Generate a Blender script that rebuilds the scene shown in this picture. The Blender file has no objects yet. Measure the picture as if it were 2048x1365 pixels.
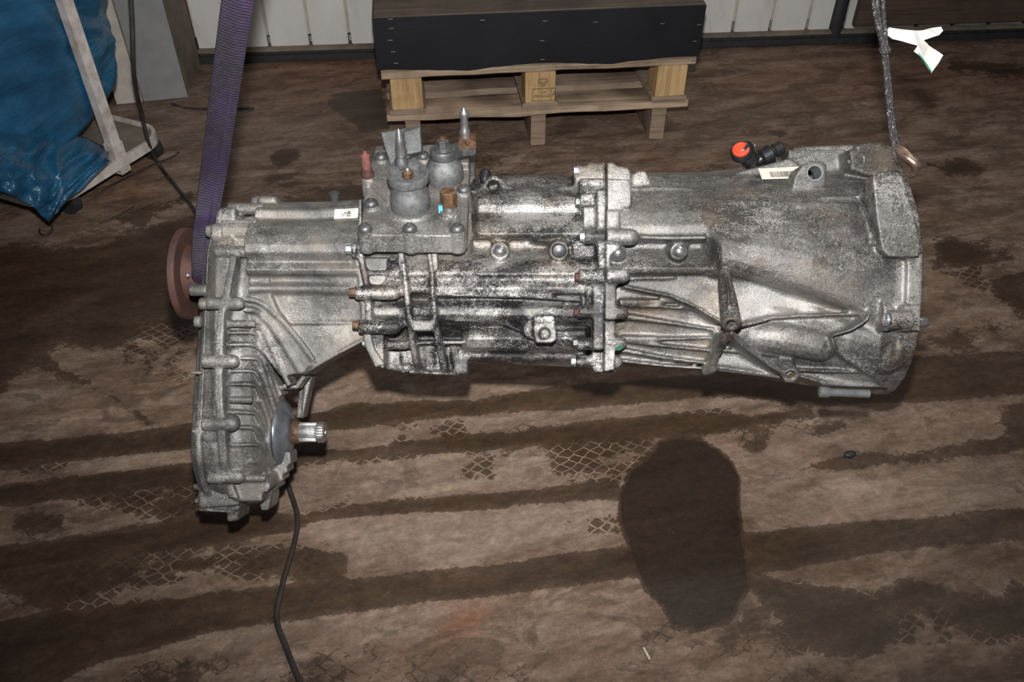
import bpy, bmesh, math, random
import numpy as np
from mathutils import Vector, Matrix, noise
random.seed(7)
SC = bpy.context.scene
COL = SC.collection

# ---------------------------------------------------------------- camera
F = 1700.0                      # focal length in pixels of the 2048 wide frame
TH, YAW, CH = math.radians(41.0), math.radians(13.5), 1.25
FWD = Vector((math.sin(YAW)*math.cos(TH), math.cos(YAW)*math.cos(TH), -math.sin(TH)))
RGT = Vector((math.cos(YAW), -math.sin(YAW), 0))
UPV = RGT.cross(FWD)
CAM = Vector((0, 0, CH))
cd = bpy.data.cameras.new('camera'); cam = bpy.data.objects.new('camera', cd); COL.objects.link(cam)
cd.sensor_width = 36; cd.lens = F/2048*36; cd.clip_start = .05
cam.matrix_world = Matrix(((RGT.x, UPV.x, -FWD.x, CAM.x), (RGT.y, UPV.y, -FWD.y, CAM.y), (RGT.z, UPV.z, -FWD.z, CAM.z), (0, 0, 0, 1)))
SC.camera = cam
# ---------------------------------------------------------------- light
w = bpy.data.worlds.new('world'); SC.world = w; w.use_nodes = True
w.node_tree.nodes['Background'].inputs[0].default_value = (.95, .93, 1.0, 1)
w.node_tree.nodes['Background'].inputs[1].default_value = .10
fl = bpy.data.lights.new('flash_lamp', 'SPOT'); flo = bpy.data.objects.new('flash_lamp', fl); COL.objects.link(flo)
fl.energy = 172; fl.spot_size = math.radians(100); fl.spot_blend = 1.0; fl.shadow_soft_size = .018; fl.color = (1, .975, .945)
flo.location = CAM + UPV*.13 - FWD*.01
flo.rotation_euler = (FWD + UPV*.22).to_track_quat('-Z', 'Y').to_euler()
al = bpy.data.lights.new('ceiling_lamp', 'AREA'); alo = bpy.data.objects.new('ceiling_lamp', al); COL.objects.link(alo)
al.energy = 14; al.shape = 'RECTANGLE'; al.size = 1.2; al.size_y = .25; al.color = (1, .96, .9)
alo.location = (1.4, 1.1, 2.7)
alo.rotation_euler = (math.radians(-18), math.radians(10), 0)
SC.view_settings.view_transform = 'Standard'; SC.view_settings.look = 'None'
SC.view_settings.exposure = 0.0; SC.view_settings.gamma = 1.0; SC.view_settings.use_curve_mapping = False

# ---------------------------------------------------------------- helpers
def ray(px, py): return FWD + RGT*((px-1024)/F) + UPV*((682.5-py)/F)
def Pz(px, py, z=0.0):
    d = ray(px, py); return CAM + d*((z-CH)/d.z)
def Py(px, py, y):
    d = ray(px, py); return CAM + d*(y/d.y)
def Pd(px, py, D): return CAM + ray(px, py)*D

def tag(o, label=None, cat=None, group=None, kind=None):
    if label: o['label'] = label
    if cat: o['category'] = cat
    if group: o['group'] = group
    if kind: o['kind'] = kind
    return o
def empty(name, loc, label, cat, group=None, rot=None):
    o = bpy.data.objects.new(name, None); COL.objects.link(o); o.location = loc
    if rot is not None: o.rotation_euler = rot
    o.empty_display_size = .05
    return tag(o, label, cat, group)

class MB:
    def __init__(s): s.v = []; s.f = []
    def add(s, vs, fs):
        b = len(s.v); s.v += [tuple(v) for v in vs]; s.f += [tuple(i+b for i in f) for f in fs]; return s
    def box(s, c, size, R=None, bev=0):
        hx, hy, hz = size[0]/2, size[1]/2, size[2]/2
        if bev:
            bm = bmesh.new(); bmesh.ops.create_cube(bm, size=1)
            for v in bm.verts: v.co = Vector((v.co.x*size[0], v.co.y*size[1], v.co.z*size[2]))
            bmesh.ops.bevel(bm, geom=bm.edges[:], offset=bev, segments=2, affect='EDGES')
            vs = [(R @ v.co if R else v.co) + Vector(c) for v in bm.verts]
            fs = [[v.index for v in f.verts] for f in bm.faces]; bm.free()
            return s.add(vs, fs)
        vs = [Vector((x, y, z)) for x in (-hx, hx) for y in (-hy, hy) for z in (-hz, hz)]
        vs = [(R @ v if R else v) + Vector(c) for v in vs]
        return s.add(vs, [(0,1,3,2),(4,6,7,5),(0,4,5,1),(2,3,7,6),(0,2,6,4),(1,5,7,3)])
    def rings(s, rings, close=True):
        n = len(rings[0]); vs = [p for r in rings for p in r]; fs = []
        for i in range(len(rings)-1):
            for j in range(n):
                k = (j+1) % n
                fs.append((i*n+j, i*n+k, (i+1)*n+k, (i+1)*n+j))
        if close: fs.append(tuple(range(n))[::-1]); fs.append(tuple((len(rings)-1)*n+j for j in range(n)))
        return s.add(vs, fs)
    def lathe(s, a, axis, prof, seg=24, mod=None, close=True):
        """prof: (distance along axis, radius)"""
        ax = Vector(axis).normalized(); a = Vector(a)
        t = Vector((0, 0, 1)) if abs(ax.z) < .9 else Vector((1, 0, 0))
        e1 = ax.cross(t).normalized(); e2 = ax.cross(e1)
        rr = []
        for d, r in prof:
            rr.append([a + ax*d + (e1*math.cos(2*math.pi*j/seg) + e2*math.sin(2*math.pi*j/seg))*(r*(mod(j) if mod else 1)) for j in range(seg)])
        return s.rings(rr, close)
    def cyl(s, a, b, r0, r1=None, seg=20):
        a = Vector(a); b = Vector(b); return s.lathe(a, b-a, [(0, r0), ((b-a).length, r0 if r1 is None else r1)], seg)
    def sph(s, c, r, seg=14, sc=(1, 1, 1)):
        rr = []
        for i in range(1, seg//2):
            a = math.pi*i/(seg//2)
            rr.append([Vector(c)+Vector((r*sc[0]*math.sin(a)*math.cos(2*math.pi*j/seg), r*sc[1]*math.sin(a)*math.sin(2*math.pi*j/seg), r*sc[2]*math.cos(a))) for j in range(seg)])
        return s.rings(rr)
    def tube(s, pts, r, seg=8, flat=1.0, side=None):
        pts = [Vector(p) for p in pts]; rr = []; n = len(pts)
        pe = None
        for i, p in enumerate(pts):
            t = (pts[min(i+1, n-1)]-pts[max(i-1, 0)]).normalized()
            if pe is None:
                pe = Vector(side) if side else (Vector((0, 0, 1)) if abs(t.z) < .9 else Vector((1, 0, 0)))
            e1 = (pe - t*pe.dot(t)).normalized(); pe = e1; e2 = t.cross(e1)
            ri = r[i] if isinstance(r, (list, tuple)) else r
            rr.append([p + e1*math.cos(2*math.pi*j/seg)*ri + e2*math.sin(2*math.pi*j/seg)*ri*flat for j in range(seg)])
        return s.rings(rr)
    def prism(s, poly, d):
        """poly: 3d points, extruded by vector d"""
        poly = [Vector(p) for p in poly]; n = len(poly); d = Vector(d)
        vs = poly + [p+d for p in poly]
        return s.add(vs, [tuple(range(n)), tuple(range(2*n-1, n-1, -1))] + [(i, (i+1) % n + 0, (i+1) % n + n, i+n)[::-1] for i in range(n)])
    def build(s, name, mat, parent=None, smooth=False, angle=None, bev=0):
        me = bpy.data.meshes.new(name); me.from_pydata(s.v, [], s.f)
        bm = bmesh.new(); bm.from_mesh(me); bmesh.ops.recalc_face_normals(bm, faces=bm.faces[:])
        if bev: 
            es = [e for e in bm.edges if len(e.link_faces) == 2 and e.calc_face_angle(0) > .6]
            bmesh.ops.bevel(bm, geom=es, offset=bev, segments=2, affect='EDGES', clamp_overlap=True)
        bm.to_mesh(me); bm.free()
        o = bpy.data.objects.new(name, me); COL.objects.link(o)
        if mat: me.materials.append(mat)
        if smooth or angle:
            me.polygons.foreach_set('use_smooth', [True]*len(me.polygons))
            if angle: me.set_sharp_from_angle(angle=math.radians(angle))
        if parent: o.parent = parent
        return o

def spline(pts, n=12):
    """Catmull-Rom through pts"""
    P = [Vector(p) for p in pts]; P = [P[0]*2-P[1]] + P + [P[-1]*2-P[-2]]; out = []
    for i in range(1, len(P)-2):
        for k in range(n):
            t = k/n; a, b, c, d = P[i-1:i+3]
            out.append(.5*((2*b)+(c-a)*t+(2*a-5*b+4*c-d)*t*t+(3*b-a-3*c+d)*t**3))
    out.append(P[-2]); return out

# ---------------------------------------------------------------- materials
def newmat(name):
    m = bpy.data.materials.new(name); m.use_nodes = True
    nt = m.node_tree; b = nt.nodes['Principled BSDF']; return m, nt, b
def N(nt, t, **k):
    n = nt.nodes.new(t)
    for a, v in k.items():
        if a.startswith('i_'):
            n.inputs[a[2:].replace('_', ' ')].default_value = v
        else: setattr(n, a, v)
    return n
def ramp(nt, src, stops):
    r = N(nt, 'ShaderNodeValToRGB'); e = r.color_ramp.elements
    while len(e) > 1: e.remove(e[0])
    e[0].position = stops[0][0]; e[0].color = (*stops[0][1], 1) if isinstance(stops[0][1], tuple) else (stops[0][1],)*3+(1,)
    for p, c in stops[1:]:
        q = e.new(p); q.color = (*c, 1) if isinstance(c, tuple) else (c, c, c, 1)
    nt.links.new(src, r.inputs[0]); return r.outputs[0]
def mixc(nt, f, a, b, mode='MIX'):
    m = N(nt, 'ShaderNodeMix', data_type='RGBA', blend_type=mode)
    for i, x in ((0, f), (6, a), (7, b)):
        if isinstance(x, bpy.types.NodeSocket): nt.links.new(x, m.inputs[i])
        else: m.inputs[i].default_value = x if i == 0 else (*x, 1)
    return m.outputs[2]
def math_(nt, op, a, b=None, c=None):
    m = N(nt, 'ShaderNodeMath', operation=op)
    for i, x in ((0, a), (1, b), (2, c)):
        if x is None: continue
        if isinstance(x, bpy.types.NodeSocket): nt.links.new(x, m.inputs[i])
        else: m.inputs[i].default_value = x
    return m.outputs[0]
def noisen(nt, scale, detail=4, rough=.6, sc=None, dist=0, coord='Object'):
    tc = N(nt, 'ShaderNodeTexCoord'); src = tc.outputs[coord]
    if sc:
        mp = N(nt, 'ShaderNodeMapping'); mp.inputs['Scale'].default_value = sc; nt.links.new(src, mp.inputs[0]); src = mp.outputs[0]
    n = N(nt, 'ShaderNodeTexNoise', i_Scale=scale, i_Detail=detail, i_Roughness=rough, i_Distortion=dist)
    nt.links.new(src, n.inputs['Vector']); return n.outputs['Fac']
def bump(nt, b, h, strength=.3, dist=.001):
    n = N(nt, 'ShaderNodeBump', i_Strength=strength, i_Distance=dist); nt.links.new(h, n.inputs['Height']); nt.links.new(n.outputs[0], b.inputs['Normal'])
def simple(name, c, rough=.6, metal=0, var=.25, scale=30, bmp=0, dirt=None, sc=None):
    m, nt, b = newmat(name); f = noisen(nt, scale, 5, .65, sc)
    c = tuple(c); d = dirt or tuple(x*(1-var*1.6) for x in c)
    col = ramp(nt, f, [(.3, d), (.62, c), (.8, tuple(min(1, x*(1+var*.5)) for x in c))])
    nt.links.new(col, b.inputs['Base Color']); b.inputs['Roughness'].default_value = rough; b.inputs['Metallic'].default_value = metal
    if bmp: bump(nt, b, noisen(nt, scale*6, 4, .6, sc), bmp, .0015)
    return m

def cast_mat(name, base=(.42, .40, .37), grime=(.075, .065, .055), lo=.40, hi=.60, patch=7, sc=None, speck=.5, metal=.55, rough=.42, wlo=.645, wamt=.6, white=(.36, .35, .34)):
    """cast aluminium: oxidised grey with oily grime patches and fine speckle"""
    m, nt, b = newmat(name)
    f1 = noisen(nt, patch, 6, .62, sc, .4)
    f2 = noisen(nt, 210, 5, .75)
    f3 = noisen(nt, 620, 3, .7)
    f4 = noisen(nt, 38, 5, .7, sc)
    g = math_(nt, 'ADD', math_(nt, 'MULTIPLY', f1, .62), math_(nt, 'ADD', math_(nt, 'MULTIPLY', f4, .22), math_(nt, 'MULTIPLY', f2, .30)))
    g = math_(nt, 'SUBTRACT', g, .07)
    col = ramp(nt, g, [(lo, grime), (lo+(hi-lo)*.45, tuple((x*.45+y*.55) for x, y in zip(base, grime))), (hi, base)])
    sp = ramp(nt, f3, [(.36, (.30,)*3), (.46, (1,)*3), (.58, (1,)*3), (.68, (1.55,)*3)])
    col = mixc(nt, speck, col, mixc(nt, 1.0, col, sp, 'MULTIPLY'))
    f5 = noisen(nt, 420, 6, .75); f6 = noisen(nt, 75, 6, .7)
    w_ = math_(nt, 'ADD', math_(nt, 'MULTIPLY', f5, .55), math_(nt, 'ADD', math_(nt, 'MULTIPLY', f6, .25), math_(nt, 'MULTIPLY', noisen(nt, patch*1.3, 4, .6, sc), .45)))
    wm = ramp(nt, w_, [(wlo, 0.0), (wlo+.035, 1.0)])
    col = mixc(nt, math_(nt, 'MULTIPLY', wm, wamt), col, white)
    br = ramp(nt, noisen(nt, 11, 3, .6), [(.52, 0.0), (.72, 1.0)])
    col = mixc(nt, math_(nt, 'MULTIPLY', br, .35), col, (.24, .18, .12))
    nt.links.new(col, b.inputs['Base Color'])
    b.inputs['Metallic'].default_value = metal
    r = N(nt, 'ShaderNodeMapRange'); nt.links.new(f2, r.inputs[0]); r.inputs[1].default_value = .35; r.inputs[2].default_value = .7
    r.inputs[3].default_value = rough-.1; r.inputs[4].default_value = rough+.16; nt.links.new(r.outputs[0], b.inputs['Roughness'])
    h = math_(nt, 'ADD', math_(nt, 'MULTIPLY', f3, .55), math_(nt, 'MULTIPLY', f2, .9))
    bump(nt, b, h, .65, .0011)
    return m

M = {}
M['cast'] = cast_mat('cast_aluminium', (.24,.23,.21), (.05,.045,.04))
M['cast_grey'] = cast_mat('cast_aluminium_grey', (.200, .197, .190), (.062, .059, .055), .38, .60, 11, metal=.45, rough=.5, wlo=.655, wamt=.6)
M['cast_oily'] = cast_mat('cast_aluminium_oily', (.245, .238, .23), (.026, .025, .026), .475, .61, 18, (.6, 1, 1), .6, metal=.45, rough=.44, wlo=.645, wamt=.75)
M['cast_bell'] = cast_mat('cast_aluminium_bell', (.240, .235, .228), (.050, .046, .043), .42, .62, 7.5, (.6, 1, 1), .6, metal=.5, rough=.44, wlo=.642, wamt=.72)
M['cast_band'] = cast_mat('cast_aluminium_band', (.62, .60, .56), (.15, .14, .12), .36, .56, 10, None, .45, metal=.55, rough=.42)
M['steel'] = simple('steel', (.55, .55, .55), .32, .9, .3, 60, .1)
M['dull_steel'] = simple('dull_steel', (.15, .155, .16), .45, .65, .35, 70, .35)
M['cup'] = simple('cup_steel', (.19, .195, .20), .5, .5, .3, 130, .5)
M['dark_cast'] = simple('dark_grey_casting', (.085, .088, .092), .5, .2, .3, 60, .4)
M['zinc'] = simple('zinc_plated', (.42, .44, .46), .35, .7, .2, 60, .1)
M['rust_bolt'] = simple('rusty_bolt', (.16, .088, .048), .6, .35, .5, 120, .4)
M['rust'] = simple('rust', (.075, .030, .022), .75, .1, .4, 40, .4, dirt=(.03, .015, .013))
M['red_rubber'] = simple('red_rubber', (.20, .075, .065), .7, 0, .35, 120, .4)
M['copper'] = simple('worn_hook', (.50, .36, .29), .35, .75, .45, 60, .25)
M['black_plastic'] = simple('black_plastic', (.014, .014, .016), .38, 0, .2, 40, .1)
M['red_plastic'] = simple('red_plastic', (.80, .07, .03), .4, 0, .1, 40)
M['dark'] = simple('dark_hole', (.02, .018, .016), .8, 0, .2, 60)
M['rubber'] = simple('rubber', (.03, .03, .032), .6, 0, .3, 40, .2)
M['paper'] = simple('paper', (.80, .79, .74), .8, 0, .12, 50, .2)
M['label'] = simple('label_paper', (.72, .67, .58), .7, 0, .2, 120)
M['ink'] = simple('ink', (.09, .085, .08), .8, 0, .2, 80)
M['stamp'] = simple('stamp_ink', (.10, .07, .045), .8, 0, .2, 200)
M['green'] = simple('green_paint', (.02, .12, .07), .5, 0, .3, 90)
M['teal'] = simple('teal_edge', (.02, .32, .26), .6, 0, .2, 90)
M['blue_paint'] = simple('blue_paint', (.12, .45, .62), .5, 0, .3, 90)
M['white_paint'] = simple('white_paint', (.62, .58, .56), .45, 0, .12, 22, .1, dirt=(.36, .30, .26))
M['teflon'] = simple('blue_grey_seal', (.16, .175, .20), .33, .35, .5, 22, .1, sc=(1, 1, 1))

def wood(name, c, dark, rough=.75, sc=(1.2, 30, 30)):
    m, nt, b = newmat(name); f = noisen(nt, 2.2, 8, .68, sc, .6); g = noisen(nt, 9, 4, .6)
    col = ramp(nt, f, [(.32, dark), (.5, c), (.72, tuple(min(1, x*1.25) for x in c))])
    col = mixc(nt, ramp(nt, g, [(.45, 0.0), (.75, .7)]), col, tuple(x*.7 for x in dark))
    nt.links.new(col, b.inputs['Base Color']); b.inputs['Roughness'].default_value = rough
    bump(nt, b, f, .5, .002); return m
M['board'] = wood('pallet_board', (.36, .27, .19), (.16, .105, .07))
M['board_grey'] = wood('pallet_board_weathered', (.27, .20, .145), (.12, .08, .055))
M['block'] = wood('pallet_block', (.46, .31, .15), (.27, .16, .07), sc=(30, 30, 1.5))
M['dark_wood'] = wood('dark_wood', (.07, .043, .030), (.025, .016, .012))
M['lid_wood'] = wood('lid_wood', (.10, .075, .055), (.04, .03, .024))

# black ribbed plastic sheet of the crate
m, nt, b = newmat('black_sheet'); tc = N(nt, 'ShaderNodeTexCoord')
wv = N(nt, 'ShaderNodeTexWave', bands_direction='Z', i_Scale=55.0, i_Distortion=.3); nt.links.new(tc.outputs['Object'], wv.inputs[0])
g = noisen(nt, 5, 5, .6)
nt.links.new(ramp(nt, g, [(.3, (.006, .0065, .009)), (.7, (.012, .013, .017))]), b.inputs['Base Color']); b.inputs['Roughness'].default_value = .42
bump(nt, b, wv.outputs['Fac'], .10, .001); M['black_sheet'] = m

# purple webbing
m, nt, b = newmat('purple_webbing'); tc = N(nt, 'ShaderNodeTexCoord')
uv = N(nt, 'ShaderNodeUVMap')
wv = N(nt, 'ShaderNodeTexWave', bands_direction='Y', i_Scale=1.0, i_Distortion=1.2, i_Detail=1.0); nt.links.new(uv.outputs[0], wv.inputs[0])
wx = N(nt, 'ShaderNodeTexWave', bands_direction='X', i_Scale=1.3); nt.links.new(uv.outputs[0], wx.inputs[0])
g = noisen(nt, 14, 5, .65); g2 = noisen(nt, 130, 3, .6)
base = ramp(nt, g, [(.38, (.017, .014, .020)), (.54, (.024, .016, .038)), (.72, (.033, .018, .066))])
base = mixc(nt, math_(nt, 'MULTIPLY', ramp(nt, g2, [(.4, 0.0), (.7, 1.0)]), .35), base, (.052, .042, .058))
cc = mixc(nt, 1.0, base, ramp(nt, wv.outputs['Fac'], [(.2, (.78,)*3), (.7, (1.12,)*3)]), 'MULTIPLY')
nt.links.new(cc, b.inputs['Base Color']); b.inputs['Roughness'].default_value = .6
bump(nt, b, math_(nt, 'ADD', wv.outputs['Fac'], math_(nt, 'MULTIPLY', wx.outputs['Fac'], .4)), .6, .0012); M['webbing'] = m

# dark braided sling
m, nt, b = newmat('dark_braid'); f = noisen(nt, 260, 3, .7)
nt.links.new(ramp(nt, f, [(.40, (.016, .015, .016)), (.6, (.055, .050, .052)), (.68, (.5, .48, .48))]), b.inputs['Base Color']); b.inputs['Roughness'].default_value = .6
bump(nt, b, noisen(nt, 400, 2, .6), .7, .002); M['braid'] = m

# blue plastic
m, nt, b = newmat('blue_plastic'); f = noisen(nt, 7, 5, .6)
nt.links.new(ramp(nt, f, [(.35, (.010, .060, .125)), (.6, (.018, .110, .215)), (.8, (.05, .17, .28))]), b.inputs['Base Color'])
b.inputs['Roughness'].default_value = .26; b.inputs['Specular IOR Level'].default_value = .6
bump(nt, b, noisen(nt, 9, 5, .6, (1, 1, 4), 1.0), .6, .012); M['blue'] = m

# cable
M['cable'] = simple('cable_rubber', (.020, .019, .019), .5, 0, .3, 30, .2, dirt=(.05, .04, .034))
M['plaster_grey'] = simple('grey_painted_concrete', (.26, .265, .27), .8, 0, .12, 12, .4)
M['plaster_brown'] = simple('bare_concrete', (.215, .18, .14), .85, 0, .35, 9, .6)
M['plaster_white'] = simple('white_plaster', (.50, .47, .42), .8, 0, .2, 14, .5)
m, nt, b = newmat('door_white'); f = noisen(nt, 8, 6, .7, (1, 1, .35)); f2 = noisen(nt, 60, 4, .6)
cc = ramp(nt, f, [(.26, (.42, .40, .35)), (.42, (.62, .61, .58)), (.7, (.70, .70, .68))])
cc = mixc(nt, ramp(nt, f2, [(.66, 0.0), (.74, .7)]), cc, (.25, .20, .16))
nt.links.new(cc, b.inputs['Base Color']); b.inputs['Roughness'].default_value = .5; M['door'] = m

# ---------------------------------------------------------------- floor (stain layout stored as mesh attributes, read by the concrete material)
def sdf_poly(X, Y, poly):
    P = np.array(poly, float); n = len(P); d = np.full(X.shape, 1e9); ins = np.zeros(X.shape, bool)
    for i in range(n):
        a = P[i]; b_ = P[(i+1) % n]; e = b_-a; wx = X-a[0]; wy = Y-a[1]
        t = np.clip((wx*e[0]+wy*e[1])/(e@e+1e-9), 0, 1)
        d = np.minimum(d, (wx-e[0]*t)**2+(wy-e[1]*t)**2)
        c = ((a[1] > Y) != (b_[1] > Y))
        with np.errstate(divide='ignore', invalid='ignore'):
            xi = (b_[0]-a[0])*(Y-a[1])/(b_[1]-a[1]+1e-12)+a[0]
        ins ^= c & (X < xi)
    d = np.sqrt(d); return np.where(ins, d, -d)
def sdf_poly_closed(X, Y, p): return sdf_poly(X, Y, p)
def band(top, bot): return top + bot[::-1]
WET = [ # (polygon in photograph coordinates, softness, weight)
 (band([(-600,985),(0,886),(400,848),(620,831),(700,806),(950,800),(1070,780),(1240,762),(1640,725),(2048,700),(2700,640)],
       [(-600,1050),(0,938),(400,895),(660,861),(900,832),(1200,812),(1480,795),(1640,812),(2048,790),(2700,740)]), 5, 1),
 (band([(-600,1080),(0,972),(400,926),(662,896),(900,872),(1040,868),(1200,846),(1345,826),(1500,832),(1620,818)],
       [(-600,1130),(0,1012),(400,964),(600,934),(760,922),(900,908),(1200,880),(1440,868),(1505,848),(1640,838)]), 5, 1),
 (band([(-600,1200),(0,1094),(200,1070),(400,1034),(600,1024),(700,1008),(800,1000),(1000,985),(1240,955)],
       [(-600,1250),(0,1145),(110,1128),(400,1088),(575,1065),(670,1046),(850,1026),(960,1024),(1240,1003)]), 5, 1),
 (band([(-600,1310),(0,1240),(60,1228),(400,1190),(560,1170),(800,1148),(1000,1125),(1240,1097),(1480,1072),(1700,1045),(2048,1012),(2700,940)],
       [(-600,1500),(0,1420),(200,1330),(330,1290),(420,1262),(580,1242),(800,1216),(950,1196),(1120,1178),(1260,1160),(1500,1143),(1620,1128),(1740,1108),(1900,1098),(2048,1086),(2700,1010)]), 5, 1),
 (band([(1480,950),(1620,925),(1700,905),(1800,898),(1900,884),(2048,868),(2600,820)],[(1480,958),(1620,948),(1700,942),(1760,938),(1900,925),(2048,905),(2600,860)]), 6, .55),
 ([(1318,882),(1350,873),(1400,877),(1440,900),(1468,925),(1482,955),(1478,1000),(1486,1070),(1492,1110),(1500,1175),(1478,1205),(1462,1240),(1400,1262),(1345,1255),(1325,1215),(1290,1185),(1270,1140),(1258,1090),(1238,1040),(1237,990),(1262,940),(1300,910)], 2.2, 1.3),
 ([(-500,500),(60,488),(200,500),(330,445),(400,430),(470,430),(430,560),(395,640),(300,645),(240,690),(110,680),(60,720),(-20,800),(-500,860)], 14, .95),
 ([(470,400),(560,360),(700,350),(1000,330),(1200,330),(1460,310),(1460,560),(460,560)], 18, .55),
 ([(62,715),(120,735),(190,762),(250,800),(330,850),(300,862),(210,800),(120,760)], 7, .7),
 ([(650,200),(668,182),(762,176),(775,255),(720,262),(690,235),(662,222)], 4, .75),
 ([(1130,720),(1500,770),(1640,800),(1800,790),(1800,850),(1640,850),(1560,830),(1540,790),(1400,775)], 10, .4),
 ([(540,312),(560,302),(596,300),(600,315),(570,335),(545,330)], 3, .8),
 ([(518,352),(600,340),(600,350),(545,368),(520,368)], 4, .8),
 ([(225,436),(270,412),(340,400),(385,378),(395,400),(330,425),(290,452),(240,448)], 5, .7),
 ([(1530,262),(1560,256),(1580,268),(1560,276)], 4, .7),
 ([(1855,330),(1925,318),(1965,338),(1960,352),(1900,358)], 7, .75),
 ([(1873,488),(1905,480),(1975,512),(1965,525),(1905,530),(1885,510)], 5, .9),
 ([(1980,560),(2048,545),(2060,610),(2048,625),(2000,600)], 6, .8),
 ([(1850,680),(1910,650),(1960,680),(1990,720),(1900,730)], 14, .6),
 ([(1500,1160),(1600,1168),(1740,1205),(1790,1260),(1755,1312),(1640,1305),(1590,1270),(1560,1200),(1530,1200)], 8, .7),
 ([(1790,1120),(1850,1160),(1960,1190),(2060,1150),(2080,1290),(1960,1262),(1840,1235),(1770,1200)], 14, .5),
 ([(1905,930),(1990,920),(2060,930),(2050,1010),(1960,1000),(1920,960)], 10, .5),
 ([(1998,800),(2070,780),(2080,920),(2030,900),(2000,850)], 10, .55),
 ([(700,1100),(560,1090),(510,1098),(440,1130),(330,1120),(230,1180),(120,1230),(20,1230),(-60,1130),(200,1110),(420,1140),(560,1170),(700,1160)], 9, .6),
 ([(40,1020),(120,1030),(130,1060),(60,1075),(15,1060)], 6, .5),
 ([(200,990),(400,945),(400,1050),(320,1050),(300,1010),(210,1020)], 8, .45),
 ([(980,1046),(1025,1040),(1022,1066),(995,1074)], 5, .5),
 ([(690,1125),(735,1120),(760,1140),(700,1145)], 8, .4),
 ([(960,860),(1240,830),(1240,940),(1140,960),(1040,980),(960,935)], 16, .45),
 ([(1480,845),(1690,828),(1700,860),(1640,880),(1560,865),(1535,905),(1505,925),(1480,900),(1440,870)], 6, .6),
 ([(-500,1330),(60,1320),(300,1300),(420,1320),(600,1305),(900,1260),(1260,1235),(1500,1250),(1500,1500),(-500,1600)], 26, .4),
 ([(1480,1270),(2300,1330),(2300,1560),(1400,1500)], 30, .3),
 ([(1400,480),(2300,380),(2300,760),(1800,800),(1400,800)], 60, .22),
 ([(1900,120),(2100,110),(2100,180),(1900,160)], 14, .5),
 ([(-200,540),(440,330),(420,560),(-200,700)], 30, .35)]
LIGHT = [([(620,880),(560,1010),(600,1030),(1060,985),(1220,950),(1230,880)], 10, .5), ([(1480,955),(1960,935),(2048,960),(1990,1010),(1520,1060),(1490,1000)], 8, .6),
 ([(620,1035),(950,1000),(1230,965),(1230,1060),(940,1120),(760,1130),(620,1080)], 12, .8), ([(320,900),(420,888),(410,925),(200,945),(180,930)], 8, .5),
 ([(620,760),(760,785),(940,780),(960,800),(700,806),(630,830)], 10, .6), ([(600,880),(620,862),(1100,820),(1560,785),(1560,812),(1240,838),(900,868)], 8, .5),
 ([(420,1240),(580,1225),(950,1196),(900,1240),(640,1290),(340,1300)], 14, .5), ([(1560,790),(1860,815),(1990,830),(1900,900),(1640,915),(1500,930),(1540,860)], 14, .4),
 ([(490,200),(660,190),(640,300),(560,290),(500,320)], 20, .5), ([(300,200),(480,220),(420,330),(300,340)], 20, .4)]
TRACK = [([(590,930),(800,915),(1000,905),(1010,960),(900,985),(600,1025),(560,990)], 10, 1), ([(780,850),(900,838),(935,840),(930,875),(790,892)], 5, 1.0),
 ([(150,985),(420,930),(420,1050),(300,1040),(180,1030)], 12, .9), ([(1100,880),(1300,850),(1310,960),(1120,965)], 12, 1),
 ([(1340,815),(1480,810),(1450,835),(1350,840)], 6, .8), ([(120,1110),(600,1080),(660,1140),(400,1190),(100,1240)], 14, .7),
 ([(300,560),(400,520),(400,780),(330,800),(240,740),(230,600)], 14, .9), ([(1500,1160),(1760,1170),(2080,1150),(2060,1300),(1600,1310)], 20, .6),
 ([(1870,480),(1970,490),(1980,560),(2060,560),(2060,640),(1880,540)], 8, .8), ([(60,910),(200,930),(150,965),(30,960)], 6, .7), ([(1120,1030),(1240,1020),(1240,1070),(1120,1080)], 5, .9)]
RUSTY = [([(560,130),(760,110),(770,170),(620,190),(540,180)], 25, .9), ([(900,1235),(960,1225),(940,1270),(890,1280)], 18, 1.2), ([(1420,130),(1760,120),(2048,150),(2048,185),(1420,190)], 20, .5),
 ([(220,330),(300,310),(300,380),(200,400)], 15, .6), ([(100,540),(220,520),(230,570),(90,570)], 15, .7)]
def field(X, Y, items):
    out = np.zeros(X.shape)
    for poly, soft, wgt in items:
        P = np.array(poly, float); lo = P.min(0)-90; hi = P.max(0)+90
        mk = (X > lo[0]) & (X < hi[0]) & (Y > lo[1]) & (Y < hi[1])
        if not mk.any(): continue
        d = sdf_poly(X[mk], Y[mk], poly)
        out[mk] = np.maximum(out[mk], wgt/(1+np.exp(-np.clip(d/soft, -30, 30))))
    return out
STEP = .008
xs = np.arange(-2.3, 2.9, STEP); ys = np.arange(-.35, 3.45, STEP)
GX, GY = np.meshgrid(xs, ys); nx, ny = len(xs), len(ys)
D3 = np.stack([GX, GY, np.full(GX.shape, -CH)], -1)
fw = np.array(FWD); rg = np.array(RGT); up = np.array(UPV)
DD = np.maximum(D3@fw, .2); PX = 1024+F*(D3@rg)/DD; PYY = 682.5-F*(D3@up)/DD
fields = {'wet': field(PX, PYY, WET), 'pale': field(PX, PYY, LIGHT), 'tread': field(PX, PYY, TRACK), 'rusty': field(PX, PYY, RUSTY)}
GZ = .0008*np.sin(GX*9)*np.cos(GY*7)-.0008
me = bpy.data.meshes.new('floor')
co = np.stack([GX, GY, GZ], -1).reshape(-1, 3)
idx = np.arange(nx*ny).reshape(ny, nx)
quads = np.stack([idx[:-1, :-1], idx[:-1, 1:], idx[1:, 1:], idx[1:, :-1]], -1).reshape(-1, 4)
me.vertices.add(len(co)); me.vertices.foreach_set('co', co.ravel().astype(np.float32))
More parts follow.
